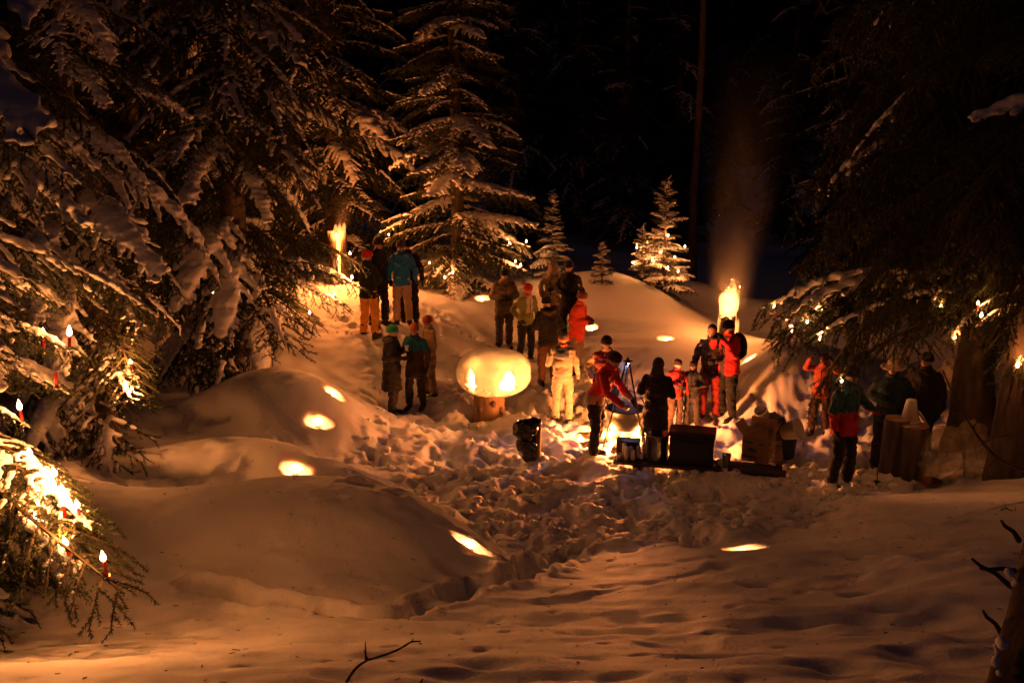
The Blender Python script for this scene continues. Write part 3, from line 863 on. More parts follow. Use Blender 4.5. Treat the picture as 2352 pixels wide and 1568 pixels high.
for k, (p, w, lab) in enumerate(candles_on):
    if not lab: continue
    root = empty('tree_candle', p - np.array([0, 0, 0.125]), 0, lab, 'candle', 'candles clipped to the spruce boughs')
    for n in ('stick', 'cup', 'wick', 'flame'):
        copy_part({'stick': 'wax_stick', 'cup': 'clip_holder', 'wick': 'wick', 'flame': 'flame'}[n], cm[n], root, (0, 0, .102 if n == 'flame' else 0))
    root.rotation_euler = (R(rgc.uniform(-11, 11)), R(rgc.uniform(-11, 11)), 0); root.scale = (1, 1, rgc.uniform(0.72, 1.08))
    lamp('candle_light', (0, 0, 0.205), w * 0.92, CANDLE_COL, 0.012, root)

# unlit red candles that show among the needles
for u, v, d, lab in [(131, 890, 6.4, 'unlit red candle hanging among the snow at left'), (1812, 742, 13.9, 'unlit red candle on a snowy bough of the dark right spruce')]:
    root = empty('tree_candle', P(u, v, d), 0, lab, 'candle')
    copy_part('wax_stick', cm['stick'], root); copy_part('clip_holder', cm['cup'], root); copy_part('wick', cm['wick'], root)

# ------------------------------------------------------------------ tea lights in the hollows
tl = dict(cup=MB().lathe([(.028, 0), (.03, .025), (.03, .025), (.026, .022)], seg=14).mesh('tin_cup', [M['tin']]),
          flame=flame_mesh(0.06, 0.018).mesh('flame', [M['flame']]))
HLAB = ['candle glowing in the upper right hollow of the flat topped left snow mound', 'candle glowing in the wide hollow at the front of the flat topped left mound', 'candle glowing in the hollow of the middle left mound',
        'candle glowing in the narrow slit at the right foot of the big front mound', 'candle glowing in the slit in the snow edge at right front', 'candle glowing in the hollow beside the red coat, foot of the back bank',
        'candle glowing in the slanting hollow in the middle of the back bank', 'candle glowing in the hollow of the right mound beside the backpack', 'candle glowing in the hollow under the central spruce']
for (p, c, ax, w), lab in zip(hollow_spots, HLAB):
    root = empty('hollow_candle', p, 0, lab, 'candle', 'candles set in hollows in the snow')
    copy_part('tin_cup', tl['cup'], root, (0, 0, -0.03)); copy_part('flame', tl['flame'], root, (0, 0, 0))
    q = -ax * 0.05
    lamp('candle_light', (q[0], q[1], q[2] + 0.03), w, CANDLE_COL, 0.02, root)
# ------------------------------------------------------------------ people
fab = {}
def cloth(c, rough=0.85, key=None):
    k = (c, rough)
    if k not in fab:
        fab[k] = mat('cloth_%d' % len(fab), c, rough, var=0.22, vscale=6, bump=0.006, bscale=22, sheen=0.15, spec=0.3)
    return fab[k]
M['skin'] = mat('skin', (0.52, 0.30, 0.21), 0.55, var=0.08, sss=0.1, sss_s=0.01)
M['eye'] = mat('eye', (0.03, 0.02, 0.015), 0.2)
M['lip'] = mat('lip', (0.36, 0.13, 0.10), 0.5)
M['hair_dark'] = mat('hair_dark', (0.020, 0.013, 0.009), 0.5, var=0.4, vscale=30, stretch=(1, 1, 0.1), bump=0.01, bscale=60)
M['hair_brown'] = mat('hair_brown', (0.07, 0.04, 0.02), 0.5, var=0.4, vscale=30, stretch=(1, 1, 0.1), bump=0.01, bscale=60)
M['fur'] = mat('fur', (0.10, 0.07, 0.045), 0.95, var=0.5, vscale=60, bump=0.03, bscale=80)

def rot_x(a): return Matrix.Rotation(a, 3, 'X')
def rot_z(a): return Matrix.Rotation(a, 3, 'Z')

# one glove / hand shape in two poses, wrist at the origin, fingers along -z, palm towards +x (for the left hand), thumb towards +y
def hand_shape(mb, curl, T=None, fat=1.0):
    T = T or (lambda p: p)
    def tube(pts, r): mb.tube([T(np.array(p)) for p in pts], [k * fat for k in r], 8, round_ends=True)
    tube([(0, 0, 0.015), (0, 0, -0.02)], [0.025, 0.026])
    for y in (-0.024, -0.008, 0.008, 0.024):
        tube([(0, y * 0.6, -0.01), (0, y, -0.085)], [0.016, 0.013])
    for i, (y, L) in enumerate([(-0.031, 0.062), (-0.0105, 0.078), (0.0105, 0.082), (0.031, 0.072)]):
        p = np.array([0, y, -0.085]); a = 0.25 * curl; pts = [p]
        for k, seg in enumerate((0.45, 0.32, 0.23)):
            a += curl * (0.75, 0.95, 0.6)[k] * 0.8
            p = p + np.array([math.sin(a), (y * 0.12) * (1 - 0.3 * curl), -math.cos(a)]) * L * seg
            pts.append(p)
        tube(pts, [0.0098, 0.0092, 0.0085, 0.0072])
    c = min(1, curl)
    tube([(0.004, 0.018, -0.022), (0.012, 0.045, -0.05), (0.02 + 0.02 * c, 0.052 - 0.01 * c, -0.08), (0.024 + 0.028 * c, 0.048 - 0.02 * c, -0.104)], [0.015, 0.0125, 0.011, 0.009])
GLOVES = {}
for nm, cu in (('relaxed', 0.45), ('grip', 1.35)):
    mb = MB(); hand_shape(mb, cu, fat=1.12)
    GLOVES[nm] = remesh(mb, 0.0045, 1, 'glove'); GLOVES[nm].materials.append(cloth((0.012, 0.012, 0.014)))

ARMS = {  # elbow and wrist offsets for the right arm (x outwards, y forward, z), for a 1.75 m person
    'hang': ((0.265, -0.02, 1.15), (0.285, 0.06, 0.90)),
    'hold': ((0.27, -0.02, 1.16), (0.11, 0.24, 1.16)),
    'cup': ((0.26, 0.02, 1.15), (0.10, 0.25, 1.30)),
    'pocket': ((0.31, -0.07, 1.17), (0.21, 0.09, 0.98)),
    'reach': ((0.25, 0.20, 1.20), (0.17, 0.46, 1.14)),
    'face': ((0.25, 0.16, 1.20), (0.09, 0.24, 1.46)),
    'up': ((0.33, 0.10, 1.42), (0.22, 0.20, 1.66)),
    'hip': ((0.36, -0.10, 1.18), (0.20, 0.06, 1.05)),
    'pole': ((0.29, 0.06, 1.18), (0.31, 0.30, 1.10)),
    'point': ((0.30, 0.14, 1.28), (0.26, 0.38, 1.22)),
}
def person(label, loc, heading, H=1.74, jacket=(0.02, 0.02, 0.025), trousers=(0.02, 0.02, 0.02), boots=(0.015, 0.012, 0.01), hat=None, hat_col=(0.02, 0.02, 0.02), hair=None,
           arms=('hang', 'hang'), lean=0.0, bulk=1.0, hem=0.80, sleeve=None, lower=None, collar=None, hood=None, bare=(), step=0.0, turn=0.0, nod=0.0, group=None, extra=None, band=None, voxel=0.016, grip=(), stripe=None, chest=None):
    s = H / 1.75
    rq = random.Random(sum(map(ord, label)) * 7 + len(label))
    if not lean: lean = rq.uniform(-2, 6)
    if not step: step = rq.uniform(-0.08, 0.08)
    if not turn: turn = rq.uniform(-20, 20)
    if not nod: nod = rq.uniform(-2, 12)
    root = empty('person', loc, R(heading) + math.pi, label, 'person', group)
    pel = np.array([0, 0, 0.95])
    la = R(lean)
    def up(p):                                           # upper body leans about the hips
        p = np.asarray(p, float) - pel
        c, n = math.cos(la), math.sin(la)
        return (pel + np.array([p[0], p[1] * c + p[2] * n, -p[1] * n + p[2] * c])) * s
    def lo(p): return np.asarray(p, float) * s
    hd = np.array([0, 0.03, 1.625])
    HR = rot_z(R(turn)) @ rot_x(-R(nod) - la * 0.6)
    HB = up(np.array([0, 0.0, 1.50]))
    def hp(p):                                            # head space: origin at head centre
        q = HR @ Vector((p[0], p[1], p[2] + 0.115)); return HB + np.array([q.x, q.y + 0.02, q.z]) * s
    def hrot(): return HR
    # legs
    legs = []
    for sd in (-1, 1):
        f = step * sd
        hip = lo((0.095 * sd, 0, 0.90)); knee = lo((0.115 * sd, 0.03 + 0.5 * f, 0.50)); ank = lo((0.125 * sd, -0.02 + f, 0.09))
        legs.append((hip, knee, ank, sd))
    arm = []
    for sd, pose in zip((-1, 1), arms):
        e, w = ARMS[pose] if isinstance(pose, str) else pose
        S = up((0.168 * sd * (0.9 + 0.1 * bulk), 0, 1.40)); E = up((e[0] * sd, e[1], e[2])); W = up((w[0] * sd, w[1], w[2]))
        arm.append((S, E, W, sd))
    # ---- body: one continuous surface
    mb = MB()
    def ring(z, rx, ry, y=0.0, fn=up, n=16):
        return [fn((rx * math.cos(2 * math.pi * j / n), y + ry * math.sin(2 * math.pi * j / n), z)) for j in range(n)]
    mb.rings([ring(0.86, .12, .08), ring(0.95, .155, .10), ring(1.1, .135, .09), ring(1.28, .16, .10), ring(1.42, .15, .085), ring(1.47, .07, .06)])
    mb.tube([up((0, 0, 1.44)), HB * 0.45 + hp((0, 0, -0.05)) * 0.55, hp((0, -0.01, -0.03))], [0.058 * s, 0.055 * s, 0.055 * s], 10)
    mb.ell(hp((0, -0.012, 0.022)), (0.074 * s, 0.094 * s, 0.098 * s), 16, 12, rot=hrot())
    mb.ell(hp((0, 0.022, -0.045)), (0.056 * s, 0.062 * s, 0.070 * s), 14, 10, rot=hrot())
    mb.tube([hp((0, 0.083, 0.010)), hp((0, 0.103, -0.026))], [0.008 * s, 0.014 * s], 8, round_ends=True)
    mb.ell(hp((0, 0.072, 0.028)), (0.045 * s, 0.016 * s, 0.010 * s), 10, 6, rot=hrot())
    mb.ell(hp((0, 0.072, -0.063)), (0.022 * s, 0.014 * s, 0.012 * s), 8, 6, rot=hrot())
    for sd in (-1, 1):
        mb.ell(hp((0.076 * sd, -0.012, -0.005)), (0.010 * s, 0.020 * s, 0.032 * s), 8, 6, rot=hrot())
    for S, E, W, sd in arm:
        mb.tube([S, S + (E - S) * 0.5, E], [0.048 * s, 0.045 * s, 0.038 * s], 10, round_ends=True)
        mb.tube([E, W], [0.038 * s, 0.027 * s], 10, round_ends=True)
    for hip, knee, ank, sd in legs:
        mb.tube([hip, hip * .5 + knee * .5, knee], [0.085 * s, 0.075 * s, 0.055 * s], 10, round_ends=True)
        mb.tube([knee, knee * .6 + ank * .4, ank], [0.052 * s, 0.052 * s, 0.036 * s], 10, round_ends=True)
        mb.tube([ank - np.array([0, .02, .04]) * s, ank + np.array([0.01 * sd, 0.14, -.05]) * s], [0.034 * s, 0.026 * s], 8, round_ends=True)
    vb = 0.0135
    def hand_T(S, E, W, sd):
        d = (W - E) / np.linalg.norm(W - E)
        z = -d; inn = np.array([-sd, 0.25, 0.0]); x = inn - z * np.dot(inn, z); x /= np.linalg.norm(x); y = np.cross(z, x) * (1 if True else 1)
        y = y * (1 if y[1] > -0.2 else -1)
        return lambda p: W + (x * p[0] + y * p[1] + z * p[2]) * s
    for (S, E, W, sd), key in zip(arm, ('L', 'R')):
        if key in bare:
            hand_shape(mb, 0.7 if key not in grip else 1.3, hand_T(S, E, W, sd)); vb = 0.0085
    body = remesh(mb, vb * s, 1, 'body'); body.materials.append(M['skin']); link('body', body, root)
    # face
    for sd in (-1, 1):
        link('eye', MB().ell(hp((0.031 * sd, 0.079, 0.012)), (0.0125 * s, 0.008 * s, 0.0085 * s), 10, 6, rot=hrot()).mesh('eye', [M['eye']]), root)
    link('mouth', MB().ell(hp((0, 0.083, -0.061)), (0.024 * s, 0.006 * s, 0.007 * s), 10, 6, rot=hrot()).mesh('mouth', [M['lip']]), root)
    # ---- jacket
    def wrinkle(me, amp, sc, seed):
        co, no = get_co(me), get_no(me)
        k = fbm(co[:, 0] * sc + seed, co[:, 1] * sc, co[:, 2] * sc * 1.6, seed=seed, oct=3)
        k = np.where(k > 0, k, k * 1.6)
        set_co(me, co + no * (amp * k)[:, None])
        me.polygons.foreach_set('use_smooth', np.ones(len(me.polygons), bool))
    sid = abs(hash(label)) % 997 if False else sum(map(ord, label)) % 997
    mb = MB(); b = bulk
    zh = hem
    fl = 1.0 + 0.12 * max(0, 0.8 - hem) / 0.3
    rr = [ring(zh, .185 * b * fl, .150 * b * fl, fn=up if hem > 0.6 else (lambda p: up(p) * 0.5 + lo(p) * 0.5)), ring(zh + 0.05, .190 * b * fl, .152 * b * fl), ring(max(zh + .08, 0.98), .178 * b, .140 * b), ring(1.12, .172 * b, .132 * b), ring(1.28, .190 * b, .140 * b), ring(1.38, .186 * b, .124 * b), ring(1.43, .158 * b, .104 * b), ring(1.47, .115 * b, .088 * b), ring(1.50, .085, .080), ring(1.53, .080, .080)]
    mb.rings(rr)
    for S, E, W, sd in arm:
        mb.tube([S, S + (E - S) * .5, E], [0.064 * s * b, 0.067 * s * b, 0.062 * s * b], 12, round_ends=True)
        mb.tube([E, E + (W - E) * .55, W - (W - E) * 0.04], [0.062 * s * b, 0.056 * s * b, 0.048 * s * b], 12, round_ends=True)
    if hood == 'down':
        mb.tube([up((-.10, 0.02, 1.49)), up((-.09, -.09, 1.47)), up((0, -.135, 1.45)), up((.09, -.09, 1.47)), up((.10, 0.02, 1.49))], [.035 * s, .05 * s, .06 * s, .05 * s, .035 * s], 10, round_ends=True)
    if hood == 'up':
        mb.ell(hp((0, -0.028, 0.012)), (0.112 * s, 0.122 * s, 0.140 * s), 16, 12, rot=hrot())
        mb.tube([up((0, -.03, 1.44)), hp((0, -.03, -0.03))], [.12 * s, .11 * s], 12)
    jm = remesh(mb, voxel * s, 2, 'jacket'); wrinkle(jm, 0.024 * s, 8, sid)
    mats = [cloth(jacket)]
    fc = None
    if lower or chest or sleeve or stripe:
        c = np.empty(len(jm.polygons) * 3); jm.polygons.foreach_get('center', c); c = c.reshape(-1, 3) / s
        fc = np.zeros(len(jm.polygons), np.int32)
        if lower: mats.append(cloth(lower[0])); fc[c[:, 2] < lower[1]] = len(mats) - 1
        if chest: mats.append(cloth(chest[0])); fc[(c[:, 2] > chest[1]) & (np.abs(c[:, 0]) < chest[2])] = len(mats) - 1
        if stripe: mats.append(cloth(stripe[0])); fc[(c[:, 2] > stripe[1]) & (c[:, 2] < stripe[2]) & (np.abs(c[:, 0]) < .2)] = len(mats) - 1
        if sleeve:
            mats.append(cloth(sleeve)); fc[np.abs(c[:, 0]) > 0.20] = len(mats) - 1
    for m_ in mats: jm.materials.append(m_)
    if fc is not None: jm.polygons.foreach_set('material_index', fc)
    jo = link('jacket', jm, root)
    mb = MB(); mb.tube([up((0, 0, 0)) * 0 + up((0, 0.012 + .001, 1.49)), up((0, 0.012, 1.545))], [.088 * s, .080 * s], 16)
    link('collar', mb.mesh('collar', [cloth(collar or jacket)]), jo)
    link('zip', MB().tube([up((0, .142 * b, 1.0)), up((0, .150 * b, 1.25)), up((0, .12 * b, 1.43))], .006 * s, 6).mesh('zip', [M['iron']]), jo)
    if hood == 'fur':
        link('hood', MB().tube([up((-.11, 0.03, 1.49)), up((-.105, -.085, 1.47)), up((0, -.14, 1.44)), up((.105, -.085, 1.47)), up((.11, 0.03, 1.49))], [.035 * s, .05 * s, .06 * s, .05 * s, .035 * s], 10, round_ends=True).mesh('hood', [M['fur']]), jo)
    # ---- trousers
    mb = MB()
    mb.rings([ring(0.80, .16, .12, fn=lo), ring(0.93, .172, .128, fn=lo), ring(1.03, .160, .118, fn=lo)])
    for hip, knee, ank, sd in legs:
        mb.tube([hip, hip * .5 + knee * .5, knee, knee * .5 + ank * .5, ank + np.array([0, 0, .02])], [0.105 * s, 0.100 * s, 0.084 * s, 0.080 * s, 0.078 * s], 12)
    tm_ = remesh(mb, voxel * s, 2, 'trousers'); wrinkle(tm_, 0.022 * s, 9, sid + 3); tm_.materials.append(cloth(trousers)); link('trousers', tm_, root)
    # ---- boots
    for hip, knee, ank, sd in legs:
        mb = MB()
        a = ank
        mb.tube([a + np.array([0, 0, .14]) * s, a + np.array([0, -.005, -.02]) * s], [.058 * s, .056 * s], 10, round_ends=True)
        mb.tube([a + np.array([0, -.045, -.045]) * s, a + np.array([0.006 * sd, .07, -.047]) * s, a + np.array([0.012 * sd, .165, -.055]) * s], [.047 * s, .050 * s, .040 * s], 10, round_ends=True, flat=(1.0, 0.95))
        bm_ = remesh(mb, 0.012 * s, 1, 'boot')
        co = get_co(bm_); co[:, 2] = np.maximum(co[:, 2], 0.0); set_co(bm_, co)
        bm_.materials.append(cloth(boots, 0.6)); bo = link('boot', bm_, root)
        link('sole', MB().tube([a + np.array([0, -.07, -.085]) * s, a + np.array([0.006 * sd, .06, -.085]) * s, a + np.array([0.012 * sd, .19, -.085]) * s], [.040 * s, .048 * s, .036 * s], 10, flat=(1.05, 0.3), round_ends=True).mesh('sole', [M['black_plastic']]), bo)
    # ---- gloves
    for (S, E, W, sd), key in zip(arm, ('L', 'R')):
        if key in bare: continue
        T = hand_T(S, E, W, sd); o0 = T(np.zeros(3)); ax = [T(np.eye(3)[i]) - o0 for i in range(3)]
        g = bpy.data.objects.new('glove', GLOVES['grip' if key in grip else 'relaxed']); g.parent = root
        g.matrix_local = Matrix(((ax[0][0], ax[1][0], ax[2][0], o0[0]), (ax[0][1], ax[1][1], ax[2][1], o0[1]), (ax[0][2], ax[1][2], ax[2][2], o0[2]), (0, 0, 0, 1)))
        col.objects.link(g)
    # ---- hat and hair
    hm = cloth(hat_col, 0.95)
    if hat in ('beanie', 'cap', 'band'):
        mb = MB()
        n = 20; rings = []
        for z, r in ((0.018, 1.0), (0.035, 1.04), (0.06, 1.03), (0.09, 0.93), (0.112, 0.74), (0.126, 0.48), (0.133, 0.2)):
            rings.append([hp((0.090 * r * math.cos(2 * math.pi * j / n), -0.012 + 0.110 * r * math.sin(2 * math.pi * j / n), z + (0.016 * math.sin(2 * math.pi * j / n) if z < .1 else 0))) for j in range(n)])
        mb.rings(rings)
        ho = link('hat', mb.mesh('hat', [hm]), root)
        mb = MB(); rings = []
        for z, r in ((-0.004, 1.0), (-0.002, 1.07), (0.02, 1.09), (0.046, 1.07), (0.05, 1.0)):
            rings.append([hp((0.090 * r * math.cos(2 * math.pi * j / n), -0.012 + 0.110 * r * math.sin(2 * math.pi * j / n), z + 0.016 * math.sin(2 * math.pi * j / n))) for j in range(n)])
        mb.rings(rings, cap0=False, cap1=False)
        link('brim', mb.mesh('brim', [cloth(band, 0.95) if band else hm]), ho)
        if hat == 'cap':
            link('peak', MB().tube([hp((0, .08, .03)), hp((0, .165, .018))], [.07 * s, .05 * s], 12, flat=(1, 0.12)).mesh('peak', [hm]), ho)
    if hat == 'brimmed':
        n = 24; rings = []
        for z, r in ((0.02, 2.0), (0.012, 2.02), (0.03, 1.05), (0.09, 0.98), (0.12, 0.8), (0.125, 0.3)):
            rings.append([hp((0.090 * r * math.cos(2 * math.pi * j / n), -0.012 + 0.105 * r * math.sin(2 * math.pi * j / n), z)) for j in range(n)])
        link('hat', MB().rings(rings).mesh('hat', [hm]), root)
    if hair:
        mb = MB()
        mb.ell(hp((0, -0.022, 0.030)), (0.084 * s, 0.098 * s, 0.100 * s), 14, 10, rot=hrot())
        if hair[1] > 0:
            L = hair[1]
            mb.tube([hp((0, -.06, 0.0)), hp((0, -.095, -.10)), hp((0, -.11, -.10 - L))], [.075 * s, .085 * s, .06 * s], 12, round_ends=True, flat=(1.25, 0.6))
            for sd in (-1, 1): mb.tube([hp((.07 * sd, -.02, .02)), hp((.085 * sd, -.02, -.09)), hp((.085 * sd, -.03, -.09 - L * .8))], [.03 * s, .035 * s, .025 * s], 8, round_ends=True)
        hm_ = remesh(mb, 0.012 * s, 1, 'hair')
        # keep the face free
        co = get_co(hm_); c0 = hp((0, 0, 0)); Ri = np.array(HR.inverted())
        loc_ = (co - c0) @ Ri.T
        front = (loc_[:, 1] > 0.045 * s) & (loc_[:, 2] < 0.075 * s)
        loc_[front, 1] = 0.045 * s - 0.01 * s
        set_co(hm_, c0 + loc_ @ np.array(HR).T)
        hm_.materials.append(M[hair[0]]); link('hair', hm_, root)
    if hat == 'scarf':
        link('headscarf', remesh(MB().ell(hp((0, -.02, .015)), (.098 * s, .112 * s, .125 * s), 16, 12, rot=hrot()).tube([hp((0, -.03, -.05)), up((0, -.03, 1.42))], [.10 * s, .13 * s], 12), 0.014 * s, 2, 'headscarf'), root, hm)
    info = dict(root=root, up=up, hp=hp, s=s, arm=arm, T=[hand_T(*a) for a in arm], jacket=jo)
    if extra: extra(info)
    return info

def at_feet(u, v): return on_snow(u, v, 8.0) - np.array([0, 0, 0.03])

def backpack(i):
    up, s = i['up'], i['s']
    mb = MB(); mb.ell(up((0, -.23, 1.24)), (.17 * s, .12 * s, .24 * s), 16, 12); mb.ell(up((0, -.30, 1.14)), (.12 * s, .07 * s, .11 * s), 12, 8)
    r = empty('backpack', (0, 0, 0)); r.matrix_world = i['root'].matrix_basis.copy()
    tag(r, 'black rucksack on the back of the red jacket man at the torch', 'backpack')
    link('pack', remesh(mb, .016 * s, 2, 'pack'), r, cloth((0.010, 0.010, 0.012)))
    for sd in (-1, 1):
        link('strap', MB().tube([up((.10 * sd, -.15, 1.40)), up((.115 * sd, -.05, 1.525)), up((.115 * sd, .10, 1.42)), up((.12 * sd, .16, 1.22)), up((.15 * sd, .05, 1.08)), up((.12 * sd, -.15, 1.06))], .018 * s, 6).mesh('strap', [cloth((0.010, 0.010, 0.012))]), r)

def photo_camera(i):
    backpack(i)
    up, s = i['up'], i['s']; c0 = up((0, .285, 1.50)); h = i['root'].matrix_basis
    r = empty('photo_camera', (0, 0, 0)); r.matrix_world = h @ Matrix.Translation(Vector(tuple(float(k) for k in c0)))
    tag(r, 'black camera held up in front of the red jacket man at the torch', 'camera')
    MB().box((0, 0, 0), (.135, .06, .09)).build('body', M['black_plastic'], r, False, .01)
    MB().box((0, 0, .055), (.05, .05, .03)).build('viewfinder', M['black_plastic'], r, False, .006)
    MB().tube([(0, .025, -.005), (0, .12, -.005)], [.036, .040], 16).build('lens', M['black_plastic'], r)
    MB().tube([(0, .118, -.005), (0, .124, -.005)], [.034, .034], 16).build('lens_glass', M['iron'], r)

def hand_cup(i):
    p = i['T'][0]((0.045, 0.0, -0.07)); q = i['root'].matrix_basis @ Vector(tuple(float(k) for k in p))
    r = empty('paper_cup', (q.x, q.y, q.z - .04), 0, 'white paper cup in the hand of the green hatted person', 'cup')
    MB().lathe([(.028, 0), (.038, .095), (.040, .098), (.036, .096), (.026, .006)], seg=18).build('cup', M['paper'], r)
    MB().lathe([(.037, .093), (.041, .097), (.037, .1)], seg=18, cap0=False, cap1=False).build('rim', M['paper'], r)

BLK, DK = (0.014, 0.013, 0.014), (0.025, 0.022, 0.020)
GA = 'people talking on the left snow bank'; GB = 'people gathered at the back of the clearing'; GC = 'people around the cooking fire'; GD = 'people under the dark right spruce'
# left bank
person('person in bright orange trousers, black jacket and red hat on the left bank', at_feet(850, 772), 150, 1.78, BLK, (0.78, 0.33, 0.03), hat='beanie', hat_col=(0.55, 0.03, 0.025), arms=('hold', 'hold'), bulk=1.08, group=GA)
person('tall person in dark clothes behind the orange trousers', at_feet(872, 747), 60, 1.83, BLK, BLK, hat='cap', hat_col=(0.05, 0.03, 0.02), arms=('hang', 'hang'), bulk=1.05, group=GA)
person('person in bright blue jacket and beige trousers seen from behind', at_feet(926, 746), 200, 1.78, (0.02, 0.17, 0.48), (0.40, 0.28, 0.20), hat='beanie', hat_col=(0.12, 0.07, 0.045), arms=('hang', 'hang'), hem=0.84, group=GA, hood='down')
person('person in black jacket hidden behind the blue jacket', at_feet(941, 736), 190, 1.76, BLK, BLK, hat='beanie', hat_col=BLK, arms=('hang', 'hang'), group=GA)
# in front of them
person('person in long black coat and green hat holding a cup', at_feet(903, 945), 75, 1.64, BLK, (0.03, 0.022, 0.018), hat='beanie', hat_col=(0.012, 0.22, 0.08), arms=('cup', 'hold'), hem=0.50, bulk=1.12, hood='fur', turn=-10, grip=('L',), extra=hand_cup)
person('person in orange hat, teal shouldered brown coat and dark trousers', at_feet(956, 935), -20, 1.58, (0.07, 0.04, 0.03), (0.05, 0.035, 0.025), hat='beanie', hat_col=(0.45, 0.13, 0.02), arms=('hang', 'cup'), hem=0.66, chest=((0.012, 0.13, 0.19), 1.22, 0.5), turn=20)
person('person in pink hat and beige coat half hidden behind the teal shoulders', at_feet(987, 905), -60, 1.55, (0.42, 0.28, 0.17), (0.30, 0.20, 0.13), hat='beanie', hat_col=(0.40, 0.09, 0.07), arms=('cup', 'hang'), hem=0.70)
# back group
person('man in grey striped ski jacket and black cap at the back', at_feet(1158, 797), 15, 1.82, (0.24, 0.18, 0.12), (0.045, 0.036, 0.03), hat='beanie', hat_col=BLK, arms=('hold', 'hold'), lower=((0.10, 0.075, 0.05), 1.20), stripe=((0.45, 0.36, 0.25), 1.25, 1.275), bulk=1.1, group=GB)
person('woman in red hat and scarf with pale green jacket and bare hand', at_feet(1207, 826), 35, 1.69, (0.24, 0.27, 0.10), BLK, hat='beanie', hat_col=(0.50, 0.025, 0.02), collar=(0.5, 0.025, 0.02), arms=('hang', 'pocket'), bare=('L',), chest=((0.55, 0.50, 0.38), 1.10, 0.08), hem=0.83, group=GB)
person('person in black jacket with fur hood and brown trousers seen from behind', at_feet(1258, 880), 195, 1.70, BLK, (0.12, 0.055, 0.032), hat='beanie', hat_col=BLK, arms=('hold', 'hold'), bulk=1.12, hood='fur', group=GB)
person('person in pale grey hooded jacket at the very back', at_feet(1268, 775), -20, 1.70, (0.30, 0.23, 0.17), (0.10, 0.07, 0.05), hood='up', arms=('hold', 'pocket'), group=GB)
person('person in dark jacket and dark cap standing taller at the back', at_feet(1306, 790), -25, 1.84, BLK, DK, hat='beanie', hat_col=(0.02, 0.02, 0.028), arms=('hang', 'hold'), group=GB)
person('person in orange red coat and grey trousers at the back bank', at_feet(1324, 852), 60, 1.72, (0.55, 0.045, 0.02), (0.18, 0.13, 0.10), hat='beanie', hat_col=(0.18, 0.05, 0.03), arms=('hold', 'hold'), hem=0.74, bulk=1.1, group=GB)
person('child in pale overall with orange banded grey hat seen from behind', at_feet(1291, 968), 170, 1.60, (0.36, 0.32, 0.25), (0.36, 0.32, 0.25), (0.02, 0.018, 0.016), hat='beanie', hat_col=(0.20, 0.16, 0.14), band=(0.75, 0.13, 0.02), arms=('hold', 'hang'), chest=((0.05, 0.06, 0.09), 1.30, 0.12), hem=0.95, collar=(0.75, 0.13, 0.02), group=GC)
# around the fire
def ladle(i):
    T = i['T'][1]; p0 = T((0.03, 0.0, -0.07)); root = i['root']
    mw = root.matrix_basis
    a = np.array(mw @ Vector(p0)); b = CAULDRON + np.array([-0.08, -0.05, 0.02])
    r = empty('ladle', a, 0, 'long wooden stirring spoon held by the cook into the cauldron', 'spoon')
    link('handle', MB().tube([(a - b) * 0.15, np.zeros(3), b - a], [.010, .011, .012], 8, round_ends=True).mesh('handle', [M['wood']]), r)
    link('bowl', MB().ell(b - a, (.035, .035, .022), 12, 8).mesh('bowl', [M['wood']]), r)
CAULDRON = P(1437, 935, 16.0)
person('cook in bright red jacket bending over the cauldron', at_feet(1366, 1046), 62, 1.78, (0.50, 0.018, 0.018), (0.022, 0.017, 0.015), hat='beanie', hat_col=(0.05, 0.015, 0.012), arms=('reach', 'reach'), lean=24, lower=((0.30, 0.23, 0.17), 1.02), sleeve=(0.50, 0.018, 0.018), bare=('R',), grip=('R',), step=0.05, nod=10, hem=0.86, extra=ladle, group=GC)
person('person in beige sleeved red vest facing us behind the cook', at_feet(1388, 995), -5, 1.72, (0.16, 0.02, 0.016), (0.03, 0.022, 0.018), hat='beanie', hat_col=(0.03, 0.025, 0.02), arms=('hold', 'pocket'), sleeve=(0.40, 0.28, 0.16), collar=(0.45, 0.33, 0.2), group=GC)
person('woman in black long coat and dark headscarf with her back to us at the fire', at_feet(1502, 1048) , 160, 1.62, BLK, BLK, hat='scarf', hat_col=(0.05, 0.033, 0.024), arms=('hold', 'hold'), hem=0.42, bulk=1.12, lean=6, group=GC)
person('man in red and black jacket holding a camera in front of the torch', at_feet(1667, 958), -55, 1.76, (0.62, 0.02, 0.022), (0.012, 0.011, 0.012), hat='beanie', hat_col=BLK, arms=('face', 'face'), chest=((0.05, 0.03, 0.025), 0.2, 0.055), bulk=1.12, hem=0.82, extra=photo_camera, grip=('L', 'R'), group=GC)
person('person in dark brown jacket left of the camera man', at_feet(1628, 955), -20, 1.74, (0.030, 0.016, 0.012), (0.20, 0.014, 0.014), hair=('hair_brown', 0.0), arms=('hold', 'hang'), nod=8, group=GC)
person('child in red jacket behind the black cool box', at_feet(1549, 985), 20, 1.25, (0.35, 0.025, 0.02), (0.05, 0.03, 0.025), hat='beanie', hat_col=(0.06, 0.035, 0.025), arms=('hang', 'hold'), group=GC)
person('child in black snowsuit between red jacket child and camera man', at_feet(1588, 978), -30, 1.20, BLK, (0.035, 0.025, 0.02), hat='beanie', hat_col=(0.035, 0.022, 0.018), arms=('hold', 'hang'), group=GC)
